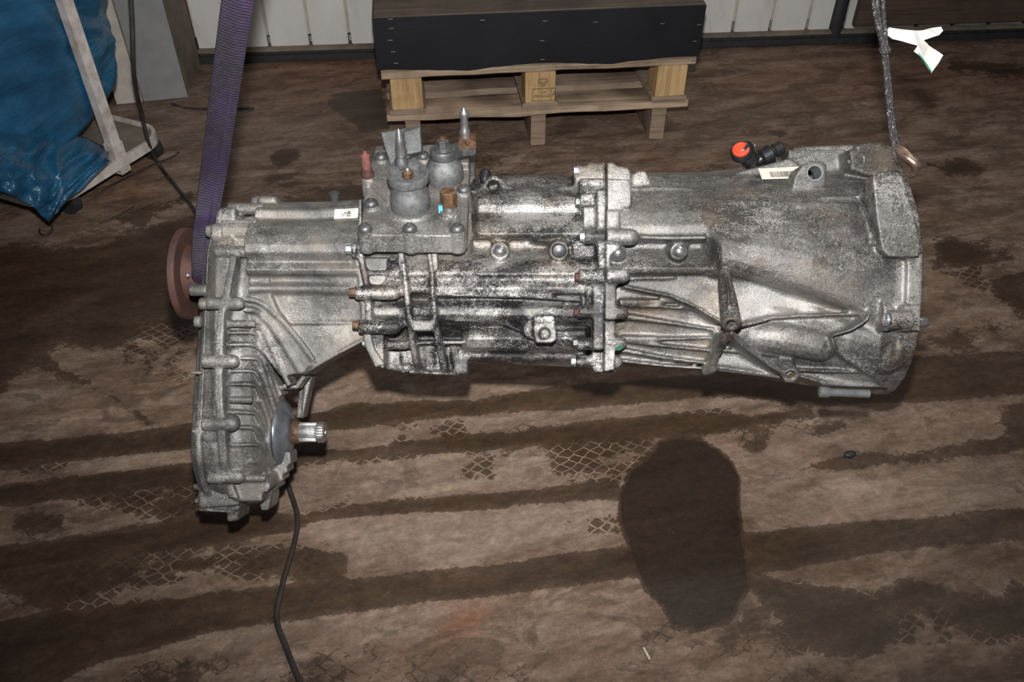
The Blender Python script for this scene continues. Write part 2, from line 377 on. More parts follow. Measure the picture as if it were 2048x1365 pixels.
me.loops.add(quads.size); me.loops.foreach_set('vertex_index', quads.ravel().astype(np.int32))
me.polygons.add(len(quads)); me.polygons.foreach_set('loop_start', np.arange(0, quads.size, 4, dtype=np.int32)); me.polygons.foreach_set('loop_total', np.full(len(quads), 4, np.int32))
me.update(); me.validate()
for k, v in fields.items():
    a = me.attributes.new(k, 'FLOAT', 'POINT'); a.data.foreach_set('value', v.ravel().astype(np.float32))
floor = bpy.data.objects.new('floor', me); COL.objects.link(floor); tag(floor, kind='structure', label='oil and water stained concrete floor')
m, nt, b = newmat('stained_concrete')
def attr(nm):
    a = N(nt, 'ShaderNodeAttribute', attribute_name=nm); return a.outputs['Fac']
wet, pale, tread, rusty = attr('wet'), attr('pale'), attr('tread'), attr('rusty')
nE = noisen(nt, 26, 6, .72); nF = noisen(nt, 110, 5, .75); nM = noisen(nt, 3.2, 6, .62, (.7, 1.6, 1), .3); nS = noisen(nt, 700, 2, .6); nL = noisen(nt, 11, 6, .7, (.6, 1.5, 1))
# tread prints: pale lines between dark cells
tc = N(nt, 'ShaderNodeTexCoord')
mp = N(nt, 'ShaderNodeMapping'); mp.inputs['Rotation'].default_value = (0, 0, .9); mp.inputs['Scale'].default_value = (1, 1.35, 1); nt.links.new(tc.outputs['Object'], mp.inputs[0])
vo = N(nt, 'ShaderNodeTexVoronoi', feature='DISTANCE_TO_EDGE', i_Scale=44.0, i_Randomness=.35); nt.links.new(mp.outputs[0], vo.inputs['Vector'])
cells = ramp(nt, vo.outputs[0], [(.05, 0.0), (.09, 1.0)])
tr = math_(nt, 'MULTIPLY', math_(nt, 'SUBTRACT', tread, .15), ramp(nt, noisen(nt, 14, 4, .6), [(.41, 0.0), (.50, 1.0)]))
tr = math_(nt, 'MULTIPLY', tr, cells)
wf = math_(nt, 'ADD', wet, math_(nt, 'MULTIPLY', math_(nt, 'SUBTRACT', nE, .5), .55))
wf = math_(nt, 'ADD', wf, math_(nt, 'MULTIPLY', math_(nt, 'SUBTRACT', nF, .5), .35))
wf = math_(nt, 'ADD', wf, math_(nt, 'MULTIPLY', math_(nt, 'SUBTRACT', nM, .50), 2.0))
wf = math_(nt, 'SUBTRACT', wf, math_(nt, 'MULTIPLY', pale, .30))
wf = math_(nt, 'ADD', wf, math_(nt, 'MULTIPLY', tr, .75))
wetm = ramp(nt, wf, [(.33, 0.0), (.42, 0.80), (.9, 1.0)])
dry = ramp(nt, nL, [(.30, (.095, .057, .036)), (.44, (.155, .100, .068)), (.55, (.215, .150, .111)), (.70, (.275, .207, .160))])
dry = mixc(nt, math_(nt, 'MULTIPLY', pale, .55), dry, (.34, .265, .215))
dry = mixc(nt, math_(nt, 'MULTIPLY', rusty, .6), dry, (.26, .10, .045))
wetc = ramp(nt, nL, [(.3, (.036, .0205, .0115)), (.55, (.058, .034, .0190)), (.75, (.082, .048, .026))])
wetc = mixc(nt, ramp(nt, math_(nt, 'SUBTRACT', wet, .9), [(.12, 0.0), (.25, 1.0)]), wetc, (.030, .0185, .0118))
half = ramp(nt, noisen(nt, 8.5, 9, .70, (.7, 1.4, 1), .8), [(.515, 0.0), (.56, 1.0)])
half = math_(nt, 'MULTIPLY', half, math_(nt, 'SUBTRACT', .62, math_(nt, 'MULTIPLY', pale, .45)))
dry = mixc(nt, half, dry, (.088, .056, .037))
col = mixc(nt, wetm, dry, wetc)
sp = ramp(nt, nS, [(.30, (.6,)*3), (.45, (1,)*3), (.62, (1,)*3), (.72, (1.7,)*3)])
col = mixc(nt, .7, col, mixc(nt, 1.0, col, sp, 'MULTIPLY'))
col = mixc(nt, ramp(nt, noisen(nt, 900, 1, .5), [(.775, 0.0), (.80, .8)]), col, (.55, .45, .32))
nG = noisen(nt, 60, 8, .80, (.9, 1.15, 1)); nH = noisen(nt, 7, 7, .75, (.5, 2.2, 1), .5)
col = mixc(nt, .85, col, mixc(nt, 1.0, col, ramp(nt, nG, [(.36, (.70,)*3), (.50, (1,)*3), (.64, (1.35,)*3)]), 'MULTIPLY'))
col = mixc(nt, .85, col, mixc(nt, 1.0, col, ramp(nt, nH, [(.34, (.62, .58, .55)), (.50, (1,)*3), (.66, (1.25,)*3)]), 'MULTIPLY'))
nt.links.new(col, b.inputs['Base Color'])
rr = ramp(nt, wetm, [(0, .72), (1, .47)]); nt.links.new(rr, b.inputs['Roughness'])
hh = math_(nt, 'ADD', math_(nt, 'MULTIPLY', nF, .6), math_(nt, 'MULTIPLY', nS, .35)); bump(nt, b, hh, .5, .0022)
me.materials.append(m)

# ---------------------------------------------------------------- wall, door, pillar
W0, W1 = Pz(450, 125), Pz(1800, 82)
wdir = (W1-W0).normalized(); wang = math.atan2(wdir.y, wdir.x); wn = Vector((wdir.y, -wdir.x, 0)); WY = W0.y
def Wx(px, py):
    """distance along the door plane from W0 for a photograph point"""
    d = ray(px, py); t = (W0-CAM).dot(wn)/d.dot(wn); return (CAM+d*t-W0).dot(wdir), (CAM+d*t).z
def wall(name, c, s, mat, label=None, rz=0):
    o = MB().box((0, 0, 0), s).build(name, mat); o.location = c; o.rotation_euler = (0, 0, rz); tag(o, kind='structure', label=label); return o
door = empty('door_1', (W0.x, W0.y, 0), 'white boarded garage door behind the pallet', None, rot=(0, 0, wang)); door['kind'] = 'structure'
x = Wx(398, 112)[0]
edges = [x] + [Wx(xx, 60)[0] for xx in (533, 617, 697)]
st = edges[-1]-edges[-2]
while edges[-1] < 3.9: edges.append(edges[-1]+st)
gap = .012
for a, c in zip(edges[:-1], edges[1:]):
    MB().box(((a+c)/2, .02, .60), (c-a-gap, .04, 1.10), bev=.004).build('panel', M['door'], door)
MB().box(((x+3.9)/2, .026, .60), (3.9-x, .03, 1.02)).build('backing', M['plaster_white'], door)
MB().box(((x+3.9)/2, .012, .045), (3.9-x, .05, .018), bev=.004).build('metal_rail', M['plaster_brown'], door)
MB().box(((x+3.9)/2, .004, .019), (3.9-x, .05, .036), bev=.008).build('rubber_seal', M['rubber'], door)
wall('wall_back', W0+wdir*1.1-wn*.25+Vector((0, 0, 1.35)), (6.4, .2, 2.7), M['plaster_white'], rz=wang)
pl = Pz(285, 203); pr = Pz(374, 191)
py0 = (pl.y+pr.y)/2; wr = (W0+wdir*x).x
wall('wall_left', ((pl.x+wr)/2, (py0+WY+.1)/2, 1.3), (1, 1, 1), M['plaster_brown'], 'concrete pillar beside the door')
o = bpy.data.objects['wall_left']; bpy.data.meshes.remove(o.data)
MBx = MB().prism([(pl.x, py0, 0), (pr.x, py0, 0), (wr, W0.y+wdir.y*x+.0, 0), (wr, W0.y+.12, 0), (pl.x, W0.y+.12, 0)], (0, 0, 2.6)).build('wall_left', M['plaster_brown']); tag(MBx, kind='structure', label='concrete pillar beside the door')
wall('trim_1', ((pl.x+pr.x)/2+.004, py0-.003, 1.3), (pr.x-pl.x-.002, .008, 2.6), M['plaster_grey'])
wall('trim_2', (pl.x-.04, py0+.02, 1.3), (.08, .06, 2.6), M['plaster_white'])
wall('trim_3', (pl.x-1.2, py0+.30, 1.3), (2.4, .06, 2.6), M['plaster_grey'])
wall('ceiling', (.3, 1.0, 2.9), (6, 5.2, .1), M['plaster_white'])

# ---------------------------------------------------------------- pallet on three beams, crate on top
pa, pb = Pz(775, 245, .108), Pz(1376, 214, .108)
pd = (pb-pa); pd.z = 0; PL = pd.length; ang = math.atan2(pd.y, pd.x)
pall = empty('pallet', (pa.x, pa.y, .105), 'light wooden pallet lying upside down, black crate on top', 'pallet', rot=(0, 0, ang))
W = .80
rnd = random.Random(3)
def plank(name, c, s, mat, par, wob=.002):
    nseg = 14; lx = s[0] >= s[1]; L = s[0] if lx else s[1]; rr = []
    sd = rnd.random()*50
    for i in range(nseg+1):
        t = -L/2 + L*i/nseg; w1 = noise.noise(Vector((t*6, sd, 0)))*wob; w2 = noise.noise(Vector((t*6, sd, 9)))*wob
        w3 = noise.noise(Vector((t*9, sd, 19)))*wob
        a, bb = (s[1]/2 if lx else s[0]/2), s[2]/2; ch = min(.003, bb*.3)
        ring = [(-a+w3, -bb+ch+w1), (-a+ch+w3, -bb+w1), (a-ch, -bb+w2), (a, -bb+ch), (a+w3, bb-ch), (a-ch, bb), (-a+ch, bb+w1*.5), (-a+w3, bb-ch+w2)]
        rr.append([Vector((t, p, q)) + Vector(c) if lx else Vector((-p, t, q)) + Vector(c) for p, q in ring])
    return MB().rings(rr).build(name, mat, par, angle=40)
z = 0
for yy, mt in ((.055, 'board'), (.20, 'board_grey'), (.33, 'board_grey'), (.47, 'board_grey'), (.61, 'board'), (W-.055, 'board_grey')):
    plank('deck_board', (PL/2, yy, .011), (PL, .105, .022), M[mt], pall, .006)
bx = (.062, PL*.5-.0, PL-.062)
for xc in bx:
    plank('stringer_board', (xc, W/2, .031), (.105, W, .018), M['board_grey'], pall)
    for yy in (.05, W/2, W-.05):
        plank('block', (xc, yy, .040+.047), (.088, .095, .094), M['block'], pall, .003)
for yy in (.05, W/2, W-.05):
    plank('top_board', (PL/2, yy, .134+.010), (PL+.008, .10, .020), M['board'], pall, .005)
# stamp on the middle front block
def text(s, size, loc, rot, mat, par, name='stamp_lettering', ext=.0002):
    c = bpy.data.curves.new(name, 'FONT'); c.body = s; c.size = size; c.extrude = ext; c.align_x = 'CENTER'; c.align_y = 'CENTER'
    o = bpy.data.objects.new(name, c); COL.objects.link(o)
    dg = bpy.context.evaluated_depsgraph_get(); me2 = bpy.data.meshes.new_from_object(o.evaluated_get(dg))
    bpy.data.objects.remove(o); o = bpy.data.objects.new(name, me2); COL.objects.link(o); me2.materials.clear(); me2.materials.append(mat)
    o.location = loc; o.rotation_euler = rot; o.parent = par; return o
xm = bx[1]+.008; yf = .0004
R90 = (math.pi/2, 0, 0)
text('LH', .013, (xm, yf, .072), R90, M['stamp'], pall); text('PRVNGO', .012, (xm-.003, yf, .060), R90, M['stamp'], pall); text('A', .018, (xm+.032, yf, .065), R90, M['stamp'], pall)
s_ = MB()
for c, sz in (((xm+.002, yf, .083), (.066, .0006, .0016)), ((xm+.002, yf, .046), (.066, .0006, .0016)), ((xm-.031, yf, .0645), (.0016, .0006, .037)), ((xm+.023, yf, .0645), (.0016, .0006, .037)), ((xm+.035, yf, .0645), (.0012, .0006, .037))): s_.box(c, sz)
for (a1, a2) in (((-.012, .112), (.010, .112)), ((.010, .112), (.013, .104)), ((.013, .104), (-.001, .089)), ((-.001, .089), (-.015, .104)), ((-.015, .104), (-.012, .112)), ((-.008, .106), (-.001, .096)), ((-.001, .096), (.007, .106))):
    s_.tube([(xm+a1[0], yf, a1[1]), (xm+a2[0], yf, a2[1])], .0009, 6)
s_.build('stamp_frame', M['stamp'], pall)
# beams
names = [('leftmost', 770), ('middle', 1078), ('right', 1318)]
tags = ['worn wooden beam under the left end of the pallet, mostly hidden', 'worn wooden beam under the middle of the pallet', 'worn wooden beam under the right end of the pallet']
bxs = [.075, Pz(1078, 291).x-pa.x, Pz(1318, 281).x-pa.x]
for i, xx in enumerate(bxs):
    root = bpy.data.objects.new('tmp', None)
    o = plank('timber_beam', (0, .42, .0525), (.044, .84, .104), M['board_grey'], None, .003)
    o.location = (pa.x + xx*math.cos(ang), pa.y + xx*math.sin(ang)+ .015, 0); o.rotation_euler = (0, 0, ang)
    tag(o, tags[i], 'beam', 'beams under the pallet'); bpy.data.objects.remove(root)
# crate
cr = empty('crate', (pa.x, pa.y, .260), 'low black crate with brown lid on the pallet', 'crate', rot=(0, 0, ang))
CHt = .152
def sheet(c, s, n='panel', mat='black_sheet'):
    return MB().box(c, s, bev=.003).build(n, M[mat], cr)
rr = []
nsg = 40; vs = []; 
f_ = MB()  # front sheet with slightly wavy lower edge
ringF = []
for i in range(nsg+1):
    t = -.012 + (PL+.020)*i/nsg; zb = .004+.006*math.sin(i*.35+1)+.004*noise.noise(Vector((i*.4, 0, 3)))
    ringF.append([Vector((t, -.008, zb)), Vector((t, -.008, CHt)), Vector((t, -.002, CHt)), Vector((t, -.002, zb))])
f_.rings(ringF).build('front_panel', M['black_sheet'], cr)
sheet((-.010, W/2, CHt/2+.003), (.006, W, CHt-.006), 'side_panel'); sheet((PL+.006, W/2, CHt/2+.003), (.006, W, CHt-.006), 'side_panel'); sheet((PL/2, W, CHt/2+.003), (PL, .006, CHt-.006), 'rear_panel')
for k in range(4):
    plank('lid_board', (PL/2, .10+k*.2, CHt-.004), (PL+.016, .198, .012), M['lid_wood'], cr, .002)
st_ = [(173,105),(178,158),(172,226),(188,291),(205,355),(1036,77),(1020,188),(1022,293),(1312,70),(1845,152),(1838,260),(1672,62),(1868,60),(690,88)]
for (u_, v_) in st_:
    q = Py(720+u_/2.844, v_/2.844, pa.y-.008); q = Matrix.Rotation(-ang, 4, 'Z') @ (q-Vector((pa.x, pa.y, .260)))
    MB().box((q.x, -.0088, q.z), (.012, .0016, .0016)).build('staple', M['zinc'], cr)
# ---------------------------------------------------------------- planks and rail seen top right by the door
rk0, _z = Wx(1690, 45)
d_ = ray(1760, 46); t_ = ((W0+wn*.125)-CAM).dot(wn)/d_.dot(wn); rkz = (CAM+d_*t_).z
rkp = W0+wdir*(rk0-.02)+wn*.11
st2 = empty('wooden_rack', (rkp.x, rkp.y, 0), 'dark brown wooden rack boards standing before the white door', 'rack', rot=(0, 0, wang))
for k in range(4):
    plank('board', (.75, .0, rkz-.012+.055+k*.112), (1.5, .03, .108), M['dark_wood'], st2)
MB().box((1.35, .0, rkz/2), (.04, .03, rkz)).build('post', M['dark_wood'], st2)
MB().box((1.0, .0, rkz/2), (.04, .03, rkz)).build('post', M['dark_wood'], st2)
q = Pz(1662, 84)
o = MB().lathe((0, 0, 0), (0, 0, 1), [(0, .024), (.02, .030), (.25, .028), (.27, .02), (.34, .02)], 20).build('canister', M['rubber'], angle=40); o.location = (q.x, q.y, 0)
tag(o, 'dark slim canister standing at the foot of the white door', 'canister')

# ---------------------------------------------------------------- trolley with blue sack
rimz = .11
A = Pz(240, 318, rimz); B = Pz(338, 258, rimz)      # front edge of the tray from the pole to its corner
tdir = (B-A); tdir.z = 0; tdir.normalize(); tn = Vector((-tdir.y, tdir.x, 0))
tl = empty('sack_trolley', (A.x, A.y, 0), 'white framed trolley on casters that carries the blue sack', 'trolley')
def rrect(cx, cy, hx, hy, r, n=8):
    out = []
    for sx, sy, a0 in ((1, 1, 0), (-1, 1, 90), (-1, -1, 180), (1, -1, 270)):
        for k in range(n+1):
            a = math.radians(a0+90*k/n); out.append((cx+sx*(hx-r)+r*math.cos(a), cy+sy*(hy-r)+r*math.sin(a)))
    return out
tlen = (B-A).length
hx, hy = (B-Pz(122, 416, rimz)).length/2, .25
cc0 = B - A - tdir*hx + tn*hy + Vector((0, 0, 0)); cc0.z = 0
def TL(u_, v_, z_): return cc0 + tdir*u_ + tn*v_ + Vector((0, 0, z_))
o_ = rrect(0, 0, hx, hy, .09); i_ = rrect(0, 0, hx-.010, hy-.010, .082)
mb = MB(); n = len(o_)
rr = [[TL(*p, rimz-.028) for p in o_], [TL(*p, rimz) for p in o_], [TL(*p, rimz) for p in i_], [TL(*p, rimz-.028) for p in i_]]
mb.rings(rr+[rr[0]], close=False).build('rim', M['white_paint'], tl, angle=35)
mb = MB(); mb.rings([[TL(*p, rimz-.026) for p in i_], [TL(*p, rimz-.010) for p in i_]]).build('tray', M['plaster_brown'], tl)
for (px_, py_) in ((315, 292), (150, 400)):
    q = Pz(px_, py_, .045) - A; q.z = 0
    q += tn*.03
    MB().cyl(q+Vector((0, 0, .036))-tdir*.014, q+Vector((0, 0, .036))+tdir*.014, .036, seg=24).build('caster_wheel', M['rubber'], tl, angle=40)
    MB().box(q+Vector((0, 0, .07)), (.03, .03, .028), bev=.003).build('caster_fork', M['black_plastic'], tl)
P0 = Pz(237, 338, .065)-A; P0.z = 0; P0 -= tn*.012
MB().box(P0+Vector((0, 0, .60)), (.030, .030, 1.08), Matrix.Rotation(math.atan2(tdir.y, tdir.x), 3, 'Z'), bev=.002).build('frame_tube', M['white_paint'], tl)
MB().box(P0+Vector((0, 0, .105)), (.036, .036, .09), Matrix.Rotation(math.atan2(tdir.y, tdir.x), 3, 'Z'), bev=.002).build('tube_sleeve', M['white_paint'], tl)

bagc = A + cc0 + tdir*(.055-(.40-hx)) + tn*.075
def fold(a, z_):
    v = 0; 
    s1 = math.sin(a*2.0+z_*5)*.010
    p = Vector((math.cos(a)*1.2, math.sin(a)*1.2, z_*3.5+math.cos(a+.4)*.55))
    r1 = 1-abs(noise.noise(p*2.2))*2; r2 = 1-abs(noise.noise(p*Vector((4.2, 4.2, 5.2)) if False else Vector((p.x*3.2, p.y*3.2, p.z*4.5))+Vector((5, 0, 0))))*2
    r3 = 1-abs(noise.noise(Vector((math.cos(a)*1.1+3, math.sin(a)*1.1, z_*13+math.cos(a+.4)*1.9))))*2
    return s1 + .012*r1 + .007*r2 + .011*r3
rings_ = []
NA = 220; zs = [i*.0075 for i in range(0, 150)]
for z_ in zs:
    t = z_/1.1
    base = .90+.12*math.sin(min(1, t*2.2)*math.pi*.5)
    if z_ < .05: base *= .86+.14*(z_/.05)**.5
    ring = []
    for j in range(NA):
        a = 2*math.pi*j/NA; ca, sa = math.cos(a), math.sin(a)
        e = .62; ex = math.copysign(abs(ca)**e, ca); ey = math.copysign(abs(sa)**e, sa)
        rx, ry = .405*base, .265*base
        # sag over the front lower edge
        fs = max(0, -sa)*max(0, 1-z_/.35)
        d = fold(a, z_)
        lx = ex*(rx+d); ly = ey*(ry+d) - .045*fs
        zz = z_+rimz-.004 - (.10*max(0, 1-z_/.22)*max(0, -sa)**1.2*max(0, min(1, .35-ca)) if z_ < .22 else 0)
        ring.append(bagc + tdir*lx + tn*ly + Vector((0, 0, zz)))
    rings_.append(ring)
bag = MB().rings(rings_).build('plastic_sack', M['blue'], smooth=True); tag(bag, 'big shiny blue plastic sack standing on the white trolley', 'sack')
# loose hem of the sack hanging to the floor
pts = [(-60, 225), (0, 238), (60, 250), (120, 262), (175, 275), (218, 300)]
low = [(-60, 378), (0, 386), (60, 408), (98, 446), (122, 416), (216, 328)]
rr = []
NU, NV = 60, 26
for v in range(NV+1):
    row = []
    for u_ in range(NU+1):
        s1 = u_/NU*(len(pts)-1); k = min(int(s1), len(pts)-2); fr = s1-k
        a_ = (pts[k][0]*(1-fr)+pts[k+1][0]*fr, pts[k][1]*(1-fr)+pts[k+1][1]*fr); c_ = (low[k][0]*(1-fr)+low[k+1][0]*fr, low[k][1]*(1-fr)+low[k+1][1]*fr)
        t = v/NV; px_ = a_[0]*(1-t)+c_[0]*t; py_ = a_[1]*(1-t)+c_[1]*t
        d_ = ray(px_, py_); off = .035+.03*math.sin(t*math.pi) + .02*t - .11*(1-t)**2
        tt = ((A-tn*off)-CAM).dot(tn)/d_.dot(tn); q = CAM+d_*tt
        if q.z < .012: q = Pz(px_, py_, .012)
        wv_ = (1-abs(noise.noise(Vector((u_*.10+v*.05, v*.13, 2))))*2)*.030 + noise.noise(Vector((u_*.22+v*.2, v*.3, 7)))*.014
        row.append(q - d_*wv_*min(1, t*3+.1))
    rr.append(row)
mb = MB(); n = NU+1; vs = [p for r_ in rr for p in r_]
mb.add(vs, [(i*n+j, i*n+j+1, (i+1)*n+j+1, (i+1)*n+j) for i in range(NV) for j in range(NU)])
hem = mb.build('loose_hem', M['blue'], bag, smooth=True)
sm = hem.modifiers.new('thick', 'SOLIDIFY'); sm.thickness = .0012

# ---------------------------------------------------------------- cables and wires
def cable(name, pts, r, label, mat='cable', cat='cable', seg=8, flat=1):
    o = MB().tube(spline(pts, 10), r, seg, flat).build(name, M[mat], smooth=True); return tag(o, label, cat)
cp = [Pd(258, -60, 2.0), Pd(264, 40, 2.06), Pd(268, 150, 2.14), Pz(283, 225, .20), Pz(298, 290, .10), Pz(318, 330, .012), Pz(352, 374, .008), Pz(390, 425, .008), Pz(450, 560, .008), Pz(520, 760, .008), Pz(568, 915, .008), Pz(578, 975, .008), Pz(594, 1030, .008), Pz(590, 1080, .008), Pz(566, 1165, .008), Pz(553, 1235, .008), Pz(570, 1290, .008), Pz(600, 1365, .008), Pz(650, 1470, .008)]
cable('power_cable', cp, .0056, 'long flat black cable hanging down and running under the gearbox', flat=.7)
cable('wire', [Pz(342, 207, .03), Pz(362, 213, .012), Pz(385, 217, .006), Pz(440, 218, .006), Pz(507, 217, .006)], .0040, 'short bent black wire on the floor behind the purple strap', cat='wire')
cable('wire', [Pz(205, 381, .004), Pz(260, 352, .004), Pz(310, 328, .004), Pz(345, 314, .004), Pz(358, 304, .01)], .0030, 'thin straight black wire on the floor before the white tube', cat='wire')
cable('wire', [Pz(200, 446, .003), Pz(235, 432, .003), Pz(268, 413, .003)], .0026, 'faint thin wire on the dark wet floor patch', cat='wire')
cable('wire', [Pz(79, 458, .006), Pz(80, 467, .005), Pz(92, 471, .005), Pz(103, 462, .005), Pz(104, 452, .008), Pz(98, 447, .02)], .0022, 'small hooked wire on the floor below the sack corner', cat='wire')
cable('straw', [Pz(1287, 1296, .003), Pz(1293, 1307, .003), Pz(1300, 1320, .003)], .0018, 'pale wood splinter on the floor near the front', mat='label', cat='splinter')
o = MB().sph(Pz(1700, 909, .006), .013, 12, (1, .6, .45)).build('pebble', M['rubber'], smooth=True); tag(o, 'small black lump on the floor below the bell end of the gearbox', 'pebble')

# ================================================================ GEARBOX
# measured in its own frame: X along the shafts, V across (up in the picture), N towards the viewer's side; metres
D0, S = 1.35, 1260.0
gb = empty('gearbox', CAM + FWD*D0, 'big grey cast aluminium gearbox with transfer case hanging above the floor', 'gearbox')
gb.matrix_world = Matrix(((RGT.x, UPV.x, -FWD.x, gb.location.x), (RGT.y, UPV.y, -FWD.y, gb.location.y), (RGT.z, UPV.z, -FWD.z, gb.location.z), (0, 0, 0, 1)))
gb.location = CAM + FWD*D0
def L(px, py, n=0.0):
    D = D0 - n/S
    return Vector(((px-1024)/F*D, (682.5-py)/F*D, n/S))
def R_(r, n): return r*(D0-n/S)/F
class Cast(MB):
    def ball(s, p, r): s.sph(L(*p), R_(r, p[2]), 14)
    def cap(s, pts, seg=14):
        """tapered round rod through (px,py,n,r)"""
        for i, a in enumerate(pts):
            s.ball(a[:3], a[3])
            if i: 
                b_ = pts[i-1]; s.cyl(L(*b_[:3]), L(*a[:3]), R_(b_[3], b_[2]), R_(a[3], a[2]), seg)
    def rod(s, x0, x1, py, n, r, py1=None, dome=True, r1=None):
        """rod along the shaft direction with a domed right end"""
        a = L(x0, py, n); b_ = L(x1, py, n); b_.z = a.z
        if py1 is not None: b_ = L(x1, py1, n)
        ra = R_(r, n); rb = R_(r1 or r, n)
        s.cyl(a, b_, ra, rb, 18)
        if dome: s.sph(b_, rb*.98, 14)
    def slab(s, poly, n0, n1, grow=0):
        top = [L(x_, y_, n1) for x_, y_ in poly]
        d = Vector((0, 0, (n0-n1)/S))
        if grow:
            c = sum(top, Vector())/len(top)
            bot = [c + (p-c)*(1+grow) + d for p in top]
            n = len(top)
            s.add(top+bot, [tuple(range(n)), tuple(range(2*n-1, n-1, -1))]+[(i, (i+1) % n, (i+1) % n+n, i+n)[::-1] for i in range(n)])
        else: s.prism(top, d)
    def rib(s, path, th, depth, taper=1.0):
        """thin plate whose outer edge follows path (px,py,n); th in px, depth in px away from the viewer"""
        P = [L(*p) for p in path]; n = len(P)
        ths = th if isinstance(th, (list, tuple)) else [th]*n
        rr = []
        for i, p in enumerate(P):
            t = P[min(i+1, n-1)]-P[max(i-1, 0)]; t.z = 0; t.normalize(); q = Vector((-t.y, t.x, 0))*R_(ths[i]/2, path[i][2])
            d = Vector((0, 0, -depth/S))
            rr.append([p-q*.8, p+q*.8, p+q*taper+d, p-q*taper+d])
        s.rings(rr)
    def prof(s, secs, sh=0.0):
        """loft along X; section: (px of the section at depth nref, nref, [(py,n),...])"""
        rr = []
        for px_, nref, pts in secs:
            X = (px_-1024)/F*(D0-nref/S)
            rr.append([Vector((X-sh*(n-nref)/S, (682.5-py)/F*(D0-n/S), n/S)) for py, n in pts])
        s.rings(rr)
    def bosslug(s, p, r, depth): 
        s.cyl(L(*p), L(*p)-Vector((0, 0, depth/S)), R_(r, p[2]), R_(r*1.15, p[2]), 18)
def cast_obj(name, mb, mat, voxel=.0021, smooth=3, label=None, parent=None, cut=None):
    me = bpy.data.meshes.new(name); me.from_pydata(mb.v, [], mb.f)
    bm = bmesh.new(); bm.from_mesh(me); bmesh.ops.recalc_face_normals(bm, faces=bm.faces[:]); bm.to_mesh(me); bm.free()
    o = bpy.data.objects.new(name, me); COL.objects.link(o)
    r = o.modifiers.new('r', 'REMESH'); r.mode = 'VOXEL'; r.voxel_size = voxel; r.use_smooth_shade = True
    if cut:
        cm = bpy.data.meshes.new('cut'); cm.from_pydata(cut.v, [], cut.f)
        bm = bmesh.new(); bm.from_mesh(cm); bmesh.ops.recalc_face_normals(bm, faces=bm.faces[:]); bm.to_mesh(cm); bm.free()
        co_ = bpy.data.objects.new('cut', cm); COL.objects.link(co_)
        bo = o.modifiers.new('b', 'BOOLEAN'); bo.operation = 'DIFFERENCE'; bo.object = co_; bo.solver = 'FAST'
        r2 = o.modifiers.new('r2', 'REMESH'); r2.mode = 'VOXEL'; r2.voxel_size = voxel; r2.use_smooth_shade = True
    sm = o.modifiers.new('s', 'SMOOTH'); sm.factor = .5; sm.iterations = smooth
    dg = bpy.context.evaluated_depsgraph_get(); m2 = bpy.data.meshes.new_from_object(o.evaluated_get(dg))
    o.modifiers.clear(); o.data = m2; m2.name = name
    if cut: bpy.data.objects.remove(co_)
    m2.materials.clear(); m2.materials.append(mat)
    m2.polygons.foreach_set('use_smooth', [True]*len(m2.polygons))
    o.parent = parent or gb
    if label: o['label'] = label
    return o

# ---- gear housing (middle)
c = Cast()
P1 = [(350,-50),(352,-22),(358,-2),(374,28),(380,78),(394,104),(410,112),(426,110),(440,122),(456,138),(468,144),(477,138),(479,100),(486,96),(500,98),(512,122),(528,140),(540,146),(549,150),(556,143),(562,143),(576,153),(588,148),(590,118),(600,112),(616,132),(632,134),(642,122),(650,104),(656,90),(665,70),(690,30),(715,-40),(690,-120),(548,-165),(400,-130)]
P0 = [(356,-60),(358,-50),(362,-36),(372,-10),(382,6),(396,22),(410,34),(426,46),(440,58),(456,74),(468,86),(477,94),(480,98),(486,100),(500,104),(512,116),(528,132),(540,140),(549,143),(556,136),(562,136),(576,142),(584,140),(588,120),(600,112),(616,124),(630,126),(640,112),(646,96),(652,84),(660,64),(690,30),(715,-40),(690,-120),(548,-165),(400,-130)]
c.prof([(735, 120, P0), (930, 120, P0), (956, 120, P1), (1172, 120, P1)])
c.prof([(924, 100, [(656,60),(664,84),(680,92),(696,84),(704,66),(706,30),(690,-20),(670,0)]), (936, 100, [(650,60),(660,104),(678,112),(696,100),(704,80),(706,30),(690,-20),(660,0)]), (1172, 100, [(650,60),(660,106),(678,114),(698,102),(706,82),(708,30),(690,-20),(660,0)])])
c.prof([(936, 60, [(703,20),(707,66),(716,66),(722,48),(722,10),(715,-30),(703,-20)]), (948, 60, [(703,20),(706,72),(716,72),(724,52),(728,10),(722,-60),(700,-60)]), (1172, 60, [(703,20),(708,74),(718,74),(726,54),(736,10),(730,-60),(700,-60)])])
# lip above the sump cover, waved edge
c.rib([(862,638,112),(930,641,116),(985,644,118),(1012,650,118),(1040,661,116),(1080,664,112),(1172,664,110)], 7, 40)
c.rib([(868,590,140),(940,591,146),(1050,594,150),(1165,601,150)], 6, 26)
# top lug with eye
c.slab([(955,384),(966,362),(978,352),(990,350),(1004,356),(1020,372),(1052,380),(1140,376),(1140,388),(1020,390),(958,392)], 40, 74)
c.rib([(940,383,72),(1018,381,72),(1100,378,76),(1133,374,78)], 6, 40)
c.cap([(1128,384,70,9),(1146,380,70,9)])
# plug bosses
c.cap([(1000,486,116,20),(1000,502,122,19)]); c.bosslug((1000,503,142), 19, 60)
c.cap([(1117,482,112,20),(1118,500,122,20)]); c.bosslug((1118,501,142), 21, 60)
c.slab([(1146,482),(1196,482),(1196,542),(1146,536)], 70, 128)
c.slab([(1064,476),(1150,478),(1150,486),(1064,484)], 70, 136)
